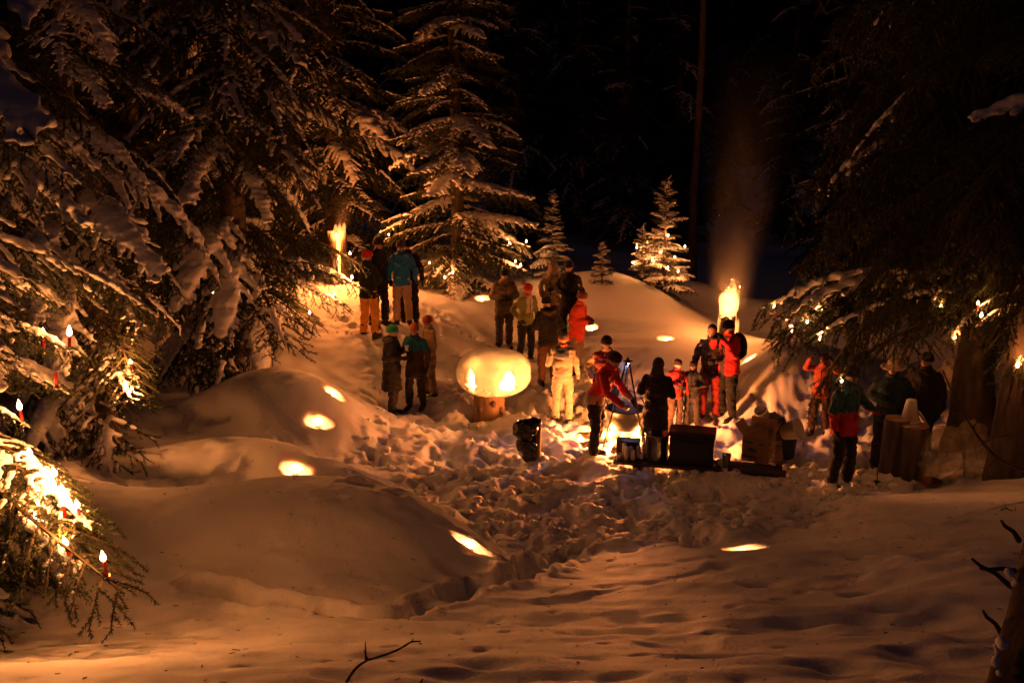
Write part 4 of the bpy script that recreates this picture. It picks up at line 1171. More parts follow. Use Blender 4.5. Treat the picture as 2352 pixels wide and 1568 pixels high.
# right, under the spruce
person('child in salmon jacket with raised arms under the dark spruce', at_feet(1880, 990), -30, 1.36, (0.50, 0.09, 0.06), (0.07, 0.03, 0.025), hat='beanie', hat_col=(0.08, 0.03, 0.02), arms=('up', 'up'), group=GD)
pole_i = person('person in blue and red jacket with a ski pole under the dark spruce', at_feet(1930, 1104), 35, 1.76, (0.016, 0.07, 0.10), BLK, hat='beanie', hat_col=BLK, arms=('pole', 'hang'), lower=((0.42, 0.016, 0.02), 1.12), grip=('L',), hem=0.78, bulk=1.1, group=GD)
person('person in dark teal jacket and pale brimmed hat behind the log table', at_feet(2030, 1066), -15, 1.76, (0.010, 0.035, 0.045), BLK, hat='brimmed', hat_col=(0.50, 0.40, 0.28), arms=('pocket', 'hold'), bulk=1.1, group=GD)
person('person in black clothes standing right of the pale brimmed hat', at_feet(2105, 1052), -40, 1.72, BLK, BLK, hat='beanie', hat_col=BLK, arms=('hang', 'hang'), bulk=1.25, hem=0.7, group=GD)
pk = P(1763, 792, 20.2)
person('person whose dark capped head peeks over the right snow mound', (pk[0], pk[1], pk[2] - 1.60), -70, 1.70, BLK, BLK, hat='beanie', hat_col=(0.025, 0.02, 0.02), arms=('hang', 'hang'))
# ------------------------------------------------------------------ snow mushroom with candles
base = stand(1122, 950, 17.35)
st = empty('tree_stump', base, 0, 'stout wooden stump carrying the glowing snow cap', 'stump')
rg = np.random.RandomState(5); rings = []
for i in range(12):
    t = i / 11; z = -0.15 + t * 0.72
    rings.append([((0.275 - 0.02 * t + 0.05 * math.exp(-t * 5)) * (1 + 0.05 * math.sin(5 * w + 1) + 0.02 * rg.normal()) * math.cos(w), (0.275 - 0.02 * t + 0.05 * math.exp(-t * 5)) * (1 + 0.05 * math.sin(5 * w + 1) + 0.02 * rg.normal()) * math.sin(w), z) for w in [2 * math.pi * j / 28 for j in range(28)]])
MB().rings(rings).build('log', M['wood'], st)
for a, z in ((-1.2, 0.32), (-2.1, 0.22), (-0.6, 0.18)):
    MB().ell((0.268 * math.cos(a), 0.268 * math.sin(a), z), (.05, .05, .06), 10, 8).build('knot', M['bark'], st)
top = base + np.array([0.07, 0, 0.57])
cap_c = np.array([P(1135, 845, 17.3)[0], base[1], top[2] + 0.25])
RX, RY, RZ = 0.64, 0.60, 0.395
nth, nph = 150, 300
th = np.linspace(0.02, math.pi - 0.02, nth)[:, None]; ph = np.linspace(0, 2 * math.pi, nph, endpoint=False)[None]
D = np.stack([np.sin(th) * np.cos(ph), np.sin(th) * np.sin(ph), np.cos(th) + 0 * ph], -1)
lowm = np.clip((-D[..., 2] - 0.15) / 0.4, 0, 1)
sup = (np.abs(D[..., 0]) ** 2.3 + np.abs(D[..., 1]) ** 2.3 + np.abs(D[..., 2]) ** 2.3) ** (-1 / 2.3)
rr = sup * (1 + 0.03 * fbm(D[..., 0] * 2, D[..., 1] * 2, D[..., 2] * 2, seed=3, oct=2) + lowm * 0.05 * fbm(D[..., 0] * 14, D[..., 1] * 14, D[..., 2] * 14, seed=5, oct=3))
V = D * rr[..., None] * np.array([RX, RY, RZ])
cap_lights = []
for (az, el, hw, hh, dp, w, lab) in [(-128, -2, .10, .20, .40, 38, 'candle glowing in the left window of the snow mushroom'), (-66, -6, .15, .19, .42, 46, 'candle glowing in the broad front window of the snow mushroom'), (-22, 2, .09, .18, .40, 38, 'candle glowing in the right edge window of the snow mushroom')]:
    dr = np.array([math.cos(R(az)) * math.cos(R(el)), math.sin(R(az)) * math.cos(R(el)), math.sin(R(el))])
    c = dr * np.array([RX, RY, RZ]) * 1.06
    t1 = np.array([-math.sin(R(az)), math.cos(R(az)), 0]); t2 = np.cross(dr, t1)
    if t2[2] < 0: t2 = -t2
    rel = V - c
    q2 = ((rel @ t1 / hw * (1 + 0.25 * (rel @ t2 / hh))) ** 2 + (rel @ t2 / hh) ** 2) * (1 + 0.5 * fbm(V[..., 0] * 11, V[..., 1] * 11, V[..., 2] * 11, seed=int(az + 200), oct=2))
    k = np.where((q2 < 1) & (V @ dr > 0), np.sqrt(np.clip(1 - q2 ** 2, 0, 1)), 0)
    V = V - dr * (k * dp)[..., None]
    cap_lights.append((c - dr * dp * 0.85, dr, w, lab))
me = bpy.data.meshes.new('snow_cap')
idx = np.arange(nth * nph).reshape(nth, nph); nx = np.roll(idx, -1, 1)
q = np.stack([idx[:-1], idx[1:], nx[1:], nx[:-1]], -1).reshape(-1, 4).tolist()
q += [list(range(nph)), list(range((nth - 1) * nph, nth * nph))[::-1]]
me.from_pydata(V.reshape(-1, 3).tolist(), [], q); me.polygons.foreach_set('use_smooth', np.ones(len(me.polygons), bool)); me.materials.append(M['cap_snow'])
cap = link('snow_cap', me); cap.location = tuple(cap_c)
tag(cap, 'rounded glowing cushion of snow with candle windows on the wooden stump', 'snow lantern')
for p, dr, w, lab in cap_lights:
    root = empty('hollow_candle', cap_c + p, 0, lab, 'candle', 'candles set in hollows in the snow')
    copy_part('tin_cup', tl['cup'], root, (0, 0, -0.05)); copy_part('flame', tl['flame'], root, (0, 0, -0.02))
    lamp('candle_light', dr * 0.06, w, CANDLE_COL, 0.02, root)

# ------------------------------------------------------------------ flames, torches, fire
def tongues(specs, mtl, name, parent, seed=0):
    """flame tongues joined to one closed surface that glows through its whole depth"""
    mb = MB()
    for (x, y, z, h, r, lx) in specs:
        n = 9; pts, rad = [], []
        for i in range(n):
            t = i / (n - 1)
            pts.append((x + lx * t ** 1.5 * h + 0.05 * r * math.sin(7 * t + x * 40), y + 0.3 * r * math.sin(5 * t + y * 50 + seed), z + h * t))
            rad.append(max(0.006, r * (0.55 + 1.3 * t) * (1 - t) ** 0.85 * 1.25) if r < 0.14 else max(0.02, r * (0.72 + 0.5 * t) * (1 - t ** 5) ** 0.8))
        mb.tube(pts, rad, 10)
    me = remesh(mb, 0.016, 1, name)
    co, no = get_co(me), get_no(me)
    set_co(me, co + no * (0.03 * fbm(co[:, 0] * 11, co[:, 1] * 11, co[:, 2] * 6, seed=seed, oct=3))[:, None])
    me.polygons.foreach_set('use_smooth', np.ones(len(me.polygons), bool)); me.materials.append(mtl)
    return link(name, me, parent)

def split_log(parent, r, h, gap=0.035, lean=0.03):
    for k in range(4):
        a0 = k * math.pi / 2 + 0.3; mb = MB(); rings = []
        for i in range(9):
            t = i / 8; z = -0.25 + t * (h + 0.25); o = gap * (0.6 + 0.5 * t) * 0.7
            cx_, cy_ = o * math.cos(a0 + math.pi / 4) + lean * z * math.cos(a0 + .78), o * math.sin(a0 + math.pi / 4) + lean * z * math.sin(a0 + .78)
            ring = [(cx_, cy_, z)]
            for j in range(7):
                w = a0 + (math.pi / 2) * j / 6
                q = r * (1 + 0.05 * math.sin(9 * w + z * 6) - 0.12 * t)
                ring.append((cx_ + q * math.cos(w), cy_ + q * math.sin(w), z + (0.03 * math.sin(k * 2.1 + j) if i == 8 else 0)))
            rings.append(ring)
        mb.rings(rings).build('split_log', M['char_wood'], parent)
    for k in range(4):                                                  # glowing inner faces
        a = k * math.pi / 2 + 0.3 + math.pi / 4 * 0
        z0, z1 = h * 0.15, h * 0.97
        MB().box((0.09 * r * 5 * math.cos(a), 0.09 * r * 5 * math.sin(a), (z0 + z1) / 2), (r * 0.9, gap * 0.5, z1 - z0), rot=Matrix.Rotation(a, 3, 'Z')).build('ember_gap', M['ember'], parent, smooth=False)
M['char_wood'] = mat('char_wood', (0.015, 0.011, 0.009), 0.9, col2=(0.10, 0.055, 0.03), vscale=7, stretch=(1, 1, .3), bump=.015, bscale=16)

tb = stand(1668, 780, 20.6)
tor = empty('log_torch', tb, 0, 'upright split log torch blazing with a tall flame behind the camera man', 'torch')
TH = float(P(1668, 722, 20.6)[2]) - tb[2]
split_log(tor, 0.15, TH)
tsp = [(0.02, 0, TH - .20, .78, .185, .02), (-.05, .03, TH - .12, .62, .15, -.02), (.07, -.03, TH - .2, .66, .15, .03), (-.14, 0, TH - .42, .46, .06, -.08), (.18, .02, TH - .48, .42, .07, .12), (0, -.08, TH - .30, .5, .11, 0)]
rgk = random.Random(21)
for k in range(22):
    a = rgk.uniform(0, 6.28); q = rgk.uniform(.06, .19)
    tsp.append((q * math.cos(a), q * math.sin(a), TH + rgk.uniform(-.25, .42), rgk.uniform(.22, .46), rgk.uniform(.02, .045), rgk.uniform(-.15, .2)))
tongues(tsp, M['torch_flame'], 'flame', tor, 1)
lamp('fire_light', (0, -0.02, TH + .30), 80, FIRE_COL, 0.16, tor)

tb2 = stand(779, 640, 23.0)
tor2 = empty('log_torch', tb2, 0, 'upright split log torch with glowing slits beside the drooping spruce', 'torch')
TH2 = P(779, 530, 23.0)[2] - tb2[2]
split_log(tor2, 0.17, TH2, 0.06)
tongues([(0.05, -.03, TH2 - .25, .50, .09, .05), (-.03, 0, TH2 - .35, .55, .09, 0), (.02, -.19, TH2 - .75, .60, .08, 0), (-.05, -.19, TH2 - 1.15, .60, .065, 0), (.04, -.19, TH2 - 1.1, .5, .05, 0), (.14, 0, TH2 - .12, .34, .07, .1)], M['torch_flame'], 'flame', tor2, 2)
lamp('fire_light', (0.05, -0.28, TH2 + .1), 400, FIRE_COL, 0.12, tor2)

# cooking fire
fz = P(1437, 935, 16.0); fx, fy = fz[0], fz[1]
fg0 = gz(fx, fy) - 0.04
fire = empty('cooking_fire', (fx, fy, fg0), 0, 'bright log fire burning on the snow under the cauldron', 'fire')
for k, (a, L, r, t) in enumerate([(2.9, .75, .055, .12), (3.5, .8, .05, .1), (0.3, .7, .05, .1), (-.5, .75, .06, .08), (1.4, .7, .05, .1), (-1.2, .55, .045, .12), (4.3, .6, .05, .1)]):
    c, s_ = math.cos(a), math.sin(a)
    MB().tube([(c * .06, s_ * .06, t + .05), (c * L * .6, s_ * L * .6, t * .8 + .01), (c * L, s_ * L, t * .4 + 0.03)], [r, r * 1.1, r], 10).build('firewood', [M['char_wood'] if k % 3 else M['wood']], fire)
rgk = random.Random(4)
for k in range(26):
    a, q = rgk.uniform(0, 6.28), rgk.uniform(0, .3)
    MB().ell((q * math.cos(a), q * math.sin(a), .05 + .05 * rgk.random()), (.035 + .02 * rgk.random(), .03, .022), 7, 5).build('ember', M['ember'], fire)
tongues([(x, y, .03, h, r, l) for x, y, h, r, l in [(0, -.08, .36, .13, 0), (-.18, -.05, .30, .11, -.1), (.17, -.06, .32, .11, .1), (.05, .10, .36, .12, .02), (-.10, .12, .33, .11, -.05), (.27, 0, .24, .08, .2), (-.29, -.02, .22, .08, -.2), (-.05, -.22, .26, .09, 0), (.12, -.2, .24, .08, .05), (-.38, -.1, .2, .08, -.15), (.36, -.1, .2, .08, .15), (-.22, -.25, .2, .09, -.1), (.28, -.22, .2, .08, .1)]], M['fire_flame'], 'flame', fire, 3)
lamp('fire_light', (-0.27, -0.08, 0.2), 460, FIRE_COL, 0.12, fire)
lamp('fire_light', (0.25, -0.06, 0.2), 460, FIRE_COL, 0.12, fire)

# cauldron on a tripod
cz = float(P(1437, 938, 16.0)[2])
cau = empty('cauldron', (fx, fy, cz - .36), 0, 'large black iron cauldron hanging over the cooking fire', 'cauldron')
MB().lathe([(.03, 0), (.16, .012), (.25, .06), (.295, .15), (.30, .26), (.305, .355), (.325, .36), (.325, .372), (.293, .372), (.285, .26), (.24, .08), (.02, .03)], seg=40).build('pot', M['iron'], cau)
MB().lathe([(.28, .262), (.28, .268), (.01, .27)], seg=32).build('soup', mat('soup', (0.30, 0.14, 0.06), 0.3, var=.3), cau)
bail = [(.315 * math.cos(a), 0, .33 + .33 * math.sin(a)) for a in np.linspace(0.05, math.pi - .05, 19)]
MB().tube(bail, .009, 8, round_ends=True).build('handle', M['iron'], cau)
for sd in (-1, 1): MB().tube([(.30 * sd, 0, .30), (.33 * sd, 0, .33), (.325 * sd, 0, .36)], .012, 6).build('lug', M['iron'], cau)
apex = P(1439, 822, 16.0); apex[1] = fy
tri = empty('tripod', (fx, fy, fg0), 0, 'black iron tripod standing over the fire with a hanging chain', 'tripod')
ap = apex - np.array([fx, fy, fg0])
for (u, v, dd) in [(1383, 1000, 15.75), (1484, 1008, 15.55), (1425, 965, 16.9)]:
    g = P(u, v, dd); g[2] = gz(g[0], g[1]) - 0.05
    q = g - np.array([fx, fy, fg0]); s0 = ap + (np.array([q[0], q[1], 0]) * 0.06)
    MB().tube([s0 + (s0 - q) * 0.03, q], .014, 8).build('leg', M['iron'], tri)
    MB().ell(s0, (.022, .022, .03), 8, 6).build('hinge', M['iron'], tri)
MB().tube([ap + np.array([-.06, 0, .0]), ap + np.array([.06, 0, .0])], .016, 8, round_ends=True).build('head', M['iron'], tri)
zt = ap[2] - 0.03; zb = cz - fg0 + 0.30
k = 0
while zt - .035 * k > zb + .05:
    z = zt - .035 * k; pts = []
    for a in np.linspace(0, 2 * math.pi, 11):
        x_, z_ = .011 * math.cos(a), .022 * math.sin(a)
        pts.append((ap[0] + (x_ if k % 2 else 0), ap[1] + (0 if k % 2 else x_), z - .02 + z_))
    MB().tube(pts, .0038, 5).build('chain_link', M['iron'], tri); k += 1
MB().tube([(ap[0], ap[1], zb + .06), (ap[0], ap[1], zb - .02), (ap[0] + .02, ap[1], zb - .045), (ap[0] + .04, ap[1], zb - .01)], .007, 6, round_ends=True).build('hook', M['iron'], tri)
hl = P(1443, 834, 15.93)
hd_ = empty('hanging_headlamp', hl, 0, 'small bluish white lamp hanging under the tripod head', 'lamp')
MB().box((0, .01, .0), (.055, .03, .04)).build('housing', M['black_plastic'], hd_, False, .006)
MB().ell((0, -.012, 0), (.014, .008, .014), 12, 8).build('lens', emit_mat('led', (0.62, 0.70, 1.0), 60.0), hd_)
MB().tube([(0, .01, .02), (-.004, .02, .06), (0, .03, .1)], .004, 5).build('strap', M['black_plastic'], hd_)
lamp('led_light', (0, -.03, -.03), 7.0, (0.5, 0.52, 1.0), .015, hd_)

# ------------------------------------------------------------------ plank bench and what stands on it
pa, pb = P(1420, 1056, 15.0), P(1797, 1086, 14.45)
pz = 0.5 * (pa[2] + pb[2]); ang = math.atan2(pb[1] - pa[1], pb[0] - pa[0]); mid = (pa + pb) / 2; plen = float(np.linalg.norm((pb - pa)[:2]))
for a in (0, .2, .4, .6, .8, 1): pz = max(pz, gz(*(pa + (pb - pa) * a)[:2]) + 0.03)
bench = empty('plank_bench', (mid[0], mid[1], pz), ang, 'low dark plank bench in the snow carrying the kitchen things', 'bench')
for yo in (-.105, .105):
    MB().box((0, yo, -.03), (plen + (.1 if yo < 0 else 0), .2, .055)).build('plank', M['dark_wood'] if 'dark_wood' in M else M['bark'], bench, False, .006)
for xo in (-plen * .38, 0.05, plen * .42):
    MB().tube([(xo, -.2, -.12), (xo, .2, -.12)], .062, 12).build('support_log', M['bark'], bench)
def on_plank(t, y=0.0):
    c, s_ = math.cos(ang), math.sin(ang); x = (t - .5) * plen
    return np.array([mid[0] + c * x - s_ * y, mid[1] + s_ * x + c * y, pz - 0.002])
def tt(u): return (u - 1420) / (1797 - 1420)
o = empty('tin_box', on_plank(tt(1440), .16), ang, 'dark open tin box behind the white cups on the bench', 'box')
MB().box((0, 0, .105), (.34, .19, .21)).build('body', M['black_plastic'], o, False, .01)
MB().tube([(-.17, -.095, .21), (.17, -.095, .21), (.17, .095, .21), (-.17, .095, .21), (-.17, -.095, .21)], .008, 6).build('rim', M['iron'], o)
def cup_shape(r0, r1, h, stack=0):
    mb = MB().lathe([(r0, 0), (r1, h), (r1 + .003, h), (r1 + .003, h - .006), (r1 - .004, h - .006), (r0 - .003, .006)], seg=20)
    return mb
for k, (u, y, h, r, lab) in enumerate([(1434, -.02, .21, .036, 'tall stack of white cups at the left of the bench, rear one'), (1441, -.12, .20, .036, 'tall stack of white cups nearest to the viewer on the bench'),
        (1450, .0, .17, .036, 'stack of white cups just right of the tallest stacks'), (1457, -.10, .15, .034, 'short stack of white cups in front on the bench'), (1467, .0, .18, .036, 'stack of white cups closest to the steel pot')]):
    c = empty('cup_stack', on_plank(tt(u), y), 0, lab, 'cups', 'stacks of white cups on the bench')
    n = 6
    prof = []
    for j in range(n):
        z = h * j / n; prof += [(r, z), (r * 0.97, z + h / n * 0.8), (r * 1.0, z + h / n * .82)]
    prof += [(r * .80, h), (r * .72, h + .002)]
    MB().lathe([(p[0] * (1 - 0.12 * p[1] / h), p[1]) for p in prof], seg=20).build('cups', M['paper'], c)
    MB().lathe([(r * .7, h + .003), (r * .66, h + .001)], seg=20).build('base_ring', M['paper'], c)
for u, y, lab in [(1424, -.10, 'low white mug with handle at the left end of the bench'), (1476, -.02, 'low white mug between the cup stacks and the steel pot')]:
    c = empty('mug', on_plank(tt(u), y), 0, lab, 'mug')
    MB().lathe([(.036, 0), (.04, .03), (.041, .085), (.037, .085), (.034, .02), (.01, .012)], seg=20).build('cup', M['paper'], c)
    MB().tube([(.038, 0, .07), (.066, 0, .065), (.068, 0, .035), (.039, 0, .022)], .006, 6).build('handle', M['paper'], c)
c = empty('steel_pot', on_plank(tt(1509), .02), 0, 'tall open stainless steel pot on the bench', 'pot')
MB().lathe([(.165, 0), (.172, .02), (.174, .395), (.184, .40), (.184, .408), (.168, .408), (.165, .03), (.01, .025)], seg=40).build('body', M['steel'], c)
for sd in (-1, 1): MB().tube([(.172 * sd, -.05, .31), (.215 * sd, -.045, .32), (.215 * sd, .045, .32), (.172 * sd, .05, .31)], .008, 6).build('handle', M['steel'], c)
c = empty('cool_box', on_plank(tt(1591), .04), ang, 'large black lidded cool box on the bench', 'cool box')
MB().box((0, 0, .21), (.64, .36, .42)).build('body', M['black_plastic'], c, False, .018)
MB().box((0, 0, .462), (.68, .40, .075)).build('lid', M['black_plastic'], c, False, .022)
for sd in (-1, 1): MB().box((.2 * sd, -.202, .44), (.06, .016, .07)).build('latch', M['iron'], c, False, .004)
MB().tube([(-.16, -.19, .36), (-.16, -.215, .365), (.16, -.215, .365), (.16, -.19, .36)], .009, 6).build('handle', M['black_plastic'], c)
c = empty('steel_tumbler', on_plank(tt(1671), -.06), 0, 'small steel tumbler standing alone on the bench', 'tumbler')
MB().lathe([(.048, 0), (.05, .006), (.062, .185), (.064, .19), (.059, .19), (.046, .012), (.01, .01)], seg=24).build('body', M['steel'], c)
MB().lathe([(.0635, .184), (.0655, .19), (.0635, .194)], seg=24, cap0=False, cap1=False).build('rim', M['steel'], c)

# ------------------------------------------------------------------ cardboard box
cb = P(1745, 1062, 14.75); cb[2] = pz - 0.002
cbx = empty('cardboard_box', cb + np.array([0, .12, 0]), R(-32), 'open cardboard box with dark green stripes at the right end of the bench', 'box')
BX, BY, BZ = .40, .34, .40
MB().box((0, 0, BZ / 2), (BX, BY, BZ)).build('carton', M['card'], cbx, False, .004)
for nm, c_, s_, rot in [('flap', (-.0, -BY / 2 - .045, BZ + .09), (BX, .006, .2), Matrix.Rotation(R(25), 3, 'X')), ('flap', (-.0, BY / 2 + .03, BZ + .09), (BX, .006, .2), Matrix.Rotation(R(-18), 3, 'X')),
                        ('flap', (-BX / 2 - .06, 0, BZ + .07), (.006, BY, .2), Matrix.Rotation(R(-38), 3, 'Y')), ('flap', (BX / 2 + .03, 0, BZ + .09), (.006, BY, .2), Matrix.Rotation(R(20), 3, 'Y'))]:
    MB().box(c_, s_, rot=rot).build(nm, M['card'], cbx, False)
for z, a, b in [(.30, -.16, -.02), (.30, .05, .14), (.19, -.10, .02), (.08, -.17, .05)]:
    MB().box(((a + b) / 2, -BY / 2 - .0025, z), (b - a, .003, .022 if z != .19 else .05)).build('printed_bar', M['teal_print'], cbx, False)
    MB().box((-BX / 2 - .0025, (a + b) / 2, z), (.003, b - a, .022)).build('printed_bar', M['teal_print'], cbx, False)
    MB().box((BX / 2 + .0025, (a + b) / 2, z), (.003, b - a, .022)).build('printed_bar', M['teal_print'], cbx, False)

# ------------------------------------------------------------------ tub and buckets
tubp = stand(1802, 1022, 15.35)
c = empty('blue_tub', tubp, 0, 'dark blue tub on the snow holding white buckets', 'tub')
MB().lathe([(.15, 0), (.19, .36), (.205, .365), (.205, .385), (.182, .385), (.145, .02), (.01, .015)], seg=32).build('body', M['blue_plastic'], c)
def bucket(lab, loc, r, h, rot):
    c = empty('white_bucket', loc, 0, lab, 'bucket'); c.rotation_euler = rot
    MB().lathe([(r * .82, 0), (r, h * .9), (r * 1.06, h * .9), (r * 1.06, h), (r * .95, h), (r * .78, .012), (.01, .01)], seg=32).build('body', M['white_plastic'], c)
    MB().tube([(r * 1.05 * math.cos(a), r * 1.05 * math.sin(a) * .35 - .0 * r, h * .92 - r * .9 * math.sin(a)) for a in np.linspace(0, math.pi, 13)], .004, 6).build('handle', M['iron'], c)
bucket('big white bucket lying in the dark blue tub', tubp + np.array([-.06, -.10, .44]), .155, .26, (R(35), R(62), 0))
bucket('small white bucket tipped over beside the cardboard box flaps', P(1757, 947, 15.1) + np.array([0, 0, -.05]), .10, .17, (R(28), R(-38), 0))
cr = stand(1765, 1010, 15.3)
c = empty('crate', cr, R(15), 'dark crate under the tipped white bucket', 'crate')
hgt = max(.3, float(P(1757, 958, 15.1)[2] - cr[2]))
for z in np.arange(.05, hgt, .11):
    for yy in (-.16, .16): MB().box((0, yy, z), (.36, .02, .085)).build('slat', M['bark'], c, False, .003)
    for xx in (-.17, .17): MB().box((xx, 0, z), (.02, .30, .085)).build('slat', M['bark'], c, False, .003)
for xx in (-.15, .15):
    for yy in (-.135, .135): MB().box((xx, yy, hgt / 2), (.035, .03, hgt)).build('corner_post', M['bark'], c, False, .003)
MB().box((0, 0, hgt - 0.02), (.31, .29, .02)).build('lid', M['bark'], c, False, .003)

# ------------------------------------------------------------------ rubbish bag on a post
bp = stand(1232, 1062, 15.0)
c = empty('wooden_post', bp, 0, 'short round wooden post with a rubbish bag tied to it', 'post')
MB().tube([(0, 0, -.2), (.004, 0, .2), (.01, 0, .62)], [.062, .060, .058], 16).build('log', M['wood'], c)
c = empty('rubbish_bag', bp + np.array([-.17, -.04, 0]), 0, 'crumpled black rubbish bag hanging on the short post', 'bag')
mb = MB(); mb.ell((0, 0, .48), (.20, .15, .17), 20, 14); mb.ell((.02, -.01, .27), (.15, .12, .17), 18, 12); mb.ell((.06, 0, .10), (.11, .09, .12), 16, 10); mb.ell((.12, .02, .60), (.13, .10, .05), 16, 8)
me = remesh(mb, .014, 1, 'bag'); co, no = get_co(me), get_no(me)
n1 = 1 - 2 * np.abs(fbm(co[:, 0] * 6, co[:, 1] * 6, co[:, 2] * 4.5, seed=8, oct=3)); set_co(me, co + no * (.045 * (n1 - .5))[:, None])
me.polygons.foreach_set('use_smooth', np.ones(len(me.polygons), bool)); me.materials.append(mat('bag_film', (.008, .008, .009), .22, spec=.6, bump=.004, bscale=30)); link('sack', me, c)
rgk = random.Random(3)
for k in range(3):
    x = -.08 + .1 * k
    MB().tube([(x, -.1, .6), (x + .05, -.13, .63), (x + .1, -.1, .61)], [.02, .03, .012], 7, flat=(1, .4)).build('fold', me.materials[0], c)

# ------------------------------------------------------------------ log table, cups, bags on the right
lt = stand(2078, 1104, 13.75)
c = empty('log_table', lt, 0, 'tall upright log used as a table under the dark spruce', 'table')
ztop = float(P(2078, 965, 13.75)[2] - lt[2])
for nm, x, y, r, h in [('log', .05, 0, .20, ztop), ('log', -.13, .14, .17, ztop + .05)]:
    rings = [[(x + r * (1 + .06 * math.sin(3 * w + z * 2)) * math.cos(w), y + r * (1 + .05 * math.sin(5 * w)) * math.sin(w), z) for w in [2 * math.pi * j / 24 for j in range(24)]] for z in np.linspace(-.15, h, 8)]
    MB().rings(rings).build(nm, M['bark'], c)
    MB().lathe([(r * .95, h + .001), (r * .93, h + .006)], (x, y, 0), 24).build('cut_face', M['cutwood'], c)
pc = P(2090, 980, 13.7); pc = np.array([pc[0], pc[1] + .03, lt[2] + ztop + .006])
c = empty('paper_cone', pc, 0, 'white truncated paper cone standing on the log table', 'cone')
MB().lathe([(.125, 0), (.066, .30), (.068, .302), (.062, .302), (.119, .004)], seg=28).build('cone', M['paper'], c)
MB().lathe([(.127, .0), (.128, .012), (.122, .013)], seg=28, cap0=False, cap1=False).build('rim', M['paper'], c)
tw_ = pc + np.array([.13, -.02, 0])
c = empty('white_cloth', tw_, 0, 'white cloth hanging over the right edge of the log table', 'cloth')
rows = []
for i in range(14):
    t = i / 13; zz = .16 - .50 * t; xx = -.06 + .13 * min(1, t * 2.2) + .02 * math.sin(t * 6)
    rows.append([(xx + .012 * math.sin(j * 1.3 + t * 4), -.09 + .19 * (j / 7) * (1 - .25 * t), zz + .01 * math.sin(j)) for j in range(8)])
vs = [p for r_ in rows for p in r_]; fs = [(i * 8 + j, i * 8 + j + 1, (i + 1) * 8 + j + 1, (i + 1) * 8 + j) for i in range(13) for j in range(7)]
o = MB().add(vs, fs).build('sheet', M['paper'], c); sd_ = o.modifiers.new('thickness', 'SOLIDIFY'); sd_.thickness = .006
sp = np.array([lt[0] - .06, lt[1] - .12, lt[2] + ztop + .01])
c = empty('plastic_spoon', sp, R(30), 'white plastic spoon lying on the log table', 'spoon')
MB().tube([(0, 0, .008), (.06, -.02, .008), (.12, -.05, .006)], [.006, .005, .006], 6).build('handle', M['paper'], c)
MB().ell((-.025, .008, .008), (.032, .02, .007), 12, 6).build('bowl', M['paper'], c)

film = bpy.data.materials.new('clear_film'); film.use_nodes = True
fn, fl_ = film.node_tree.nodes, film.node_tree.links
pb_ = fn['Principled BSDF']; pb_.inputs['Base Color'].default_value = (.55, .50, .32, 1); pb_.inputs['Roughness'].default_value = .08; pb_.inputs['Alpha'].default_value = .38; pb_.inputs['Specular IOR Level'].default_value = .9
M['film'] = film
def plastic_bag(lab, loc, w, h, seed):
    c = empty('plastic_bag', loc, 0, lab, 'bag')
    mb = MB(); mb.ell((0, 0, h * .45), (w * .5, w * .38, h * .5), 28, 20); mb.ell((w * .12, -.05, h * .75), (w * .28, w * .22, h * .32), 20, 14); mb.ell((-w * .3, 0, h * .3), (w * .22, w * .2, h * .3), 16, 10)
    me = remesh(mb, .03, 0, 'film'); co, no = get_co(me), get_no(me)
    n1 = 1 - 2 * np.abs(fbm(co[:, 0] * 3.2 + seed, co[:, 1] * 3.2, co[:, 2] * 3.0, seed=seed, oct=3))
    set_co(me, co + no * (.16 * (n1 - .5))[:, None]); me.materials.append(M['film']); me.polygons.foreach_set('use_smooth', np.zeros(len(me.polygons), bool)); link('film', me, c)
    mb = MB(); rg_ = random.Random(seed)
    for k in range(6):
        a = rg_.uniform(0, 6.28); q = rg_.uniform(.25, .45) * w
        mb = MB().tube([(0.05, 0, h * .95), (q * .5 * math.cos(a), q * .5 * math.sin(a), h * rg_.uniform(.75, .95)), (q * math.cos(a), q * math.sin(a), h * rg_.uniform(.2, .6))], [.012, .03, .008], 6, flat=(1, .25))
        mb.build('crease', M['film'], c)
plastic_bag('large crumpled clear plastic bag on the snow right of the log table', stand(2190, 1100, 13.5) + np.array([0, 0, -.05]), .85, .85, 5)
plastic_bag('clear plastic sheet bundled farther back between log table and trunk', stand(2185, 892, 17.0), .5, .55, 9)
c = empty('copper_bowl', stand(2136, 1100, 13.2) + np.array([0, 0, .01]), 0, 'shallow copper bowl on the snow before the clear bag', 'bowl')
MB().lathe([(.07, 0), (.12, .02), (.155, .06), (.16, .062), (.158, .066), (.15, .064), (.11, .03), (.01, .014)], seg=36).build('bowl', M['copper'], c)
MB().lathe([(.158, .060), (.164, .065), (.158, .069)], seg=36, cap0=False, cap1=False).build('rim', M['copper'], c)

# ------------------------------------------------------------------ ski pole and camera
mw = pole_i['root'].matrix_basis
hnd = np.array(mw @ Vector(pole_i['T'][0]((0.03, 0.0, -0.075))))
gp = hnd + np.array([-.02, -.05, 0]); gp[2] = gz(gp[0], gp[1])
c = empty('ski_pole', gp, 0, 'thin ski pole held upright by the blue and red jacket person', 'ski pole')
t_ = hnd - gp
MB().tube([(0, 0, -.06), t_ * .95], [.006, .008], 8).build('shaft', M['iron'], c)
MB().tube([t_ * .93, t_ * 1.08], [.015, .017], 10, round_ends=True).build('grip', M['black_plastic'], c)
MB().lathe([(.01, .05), (.045, .055), (.048, .06), (.01, .07)], seg=16).build('basket', M['black_plastic'], c)
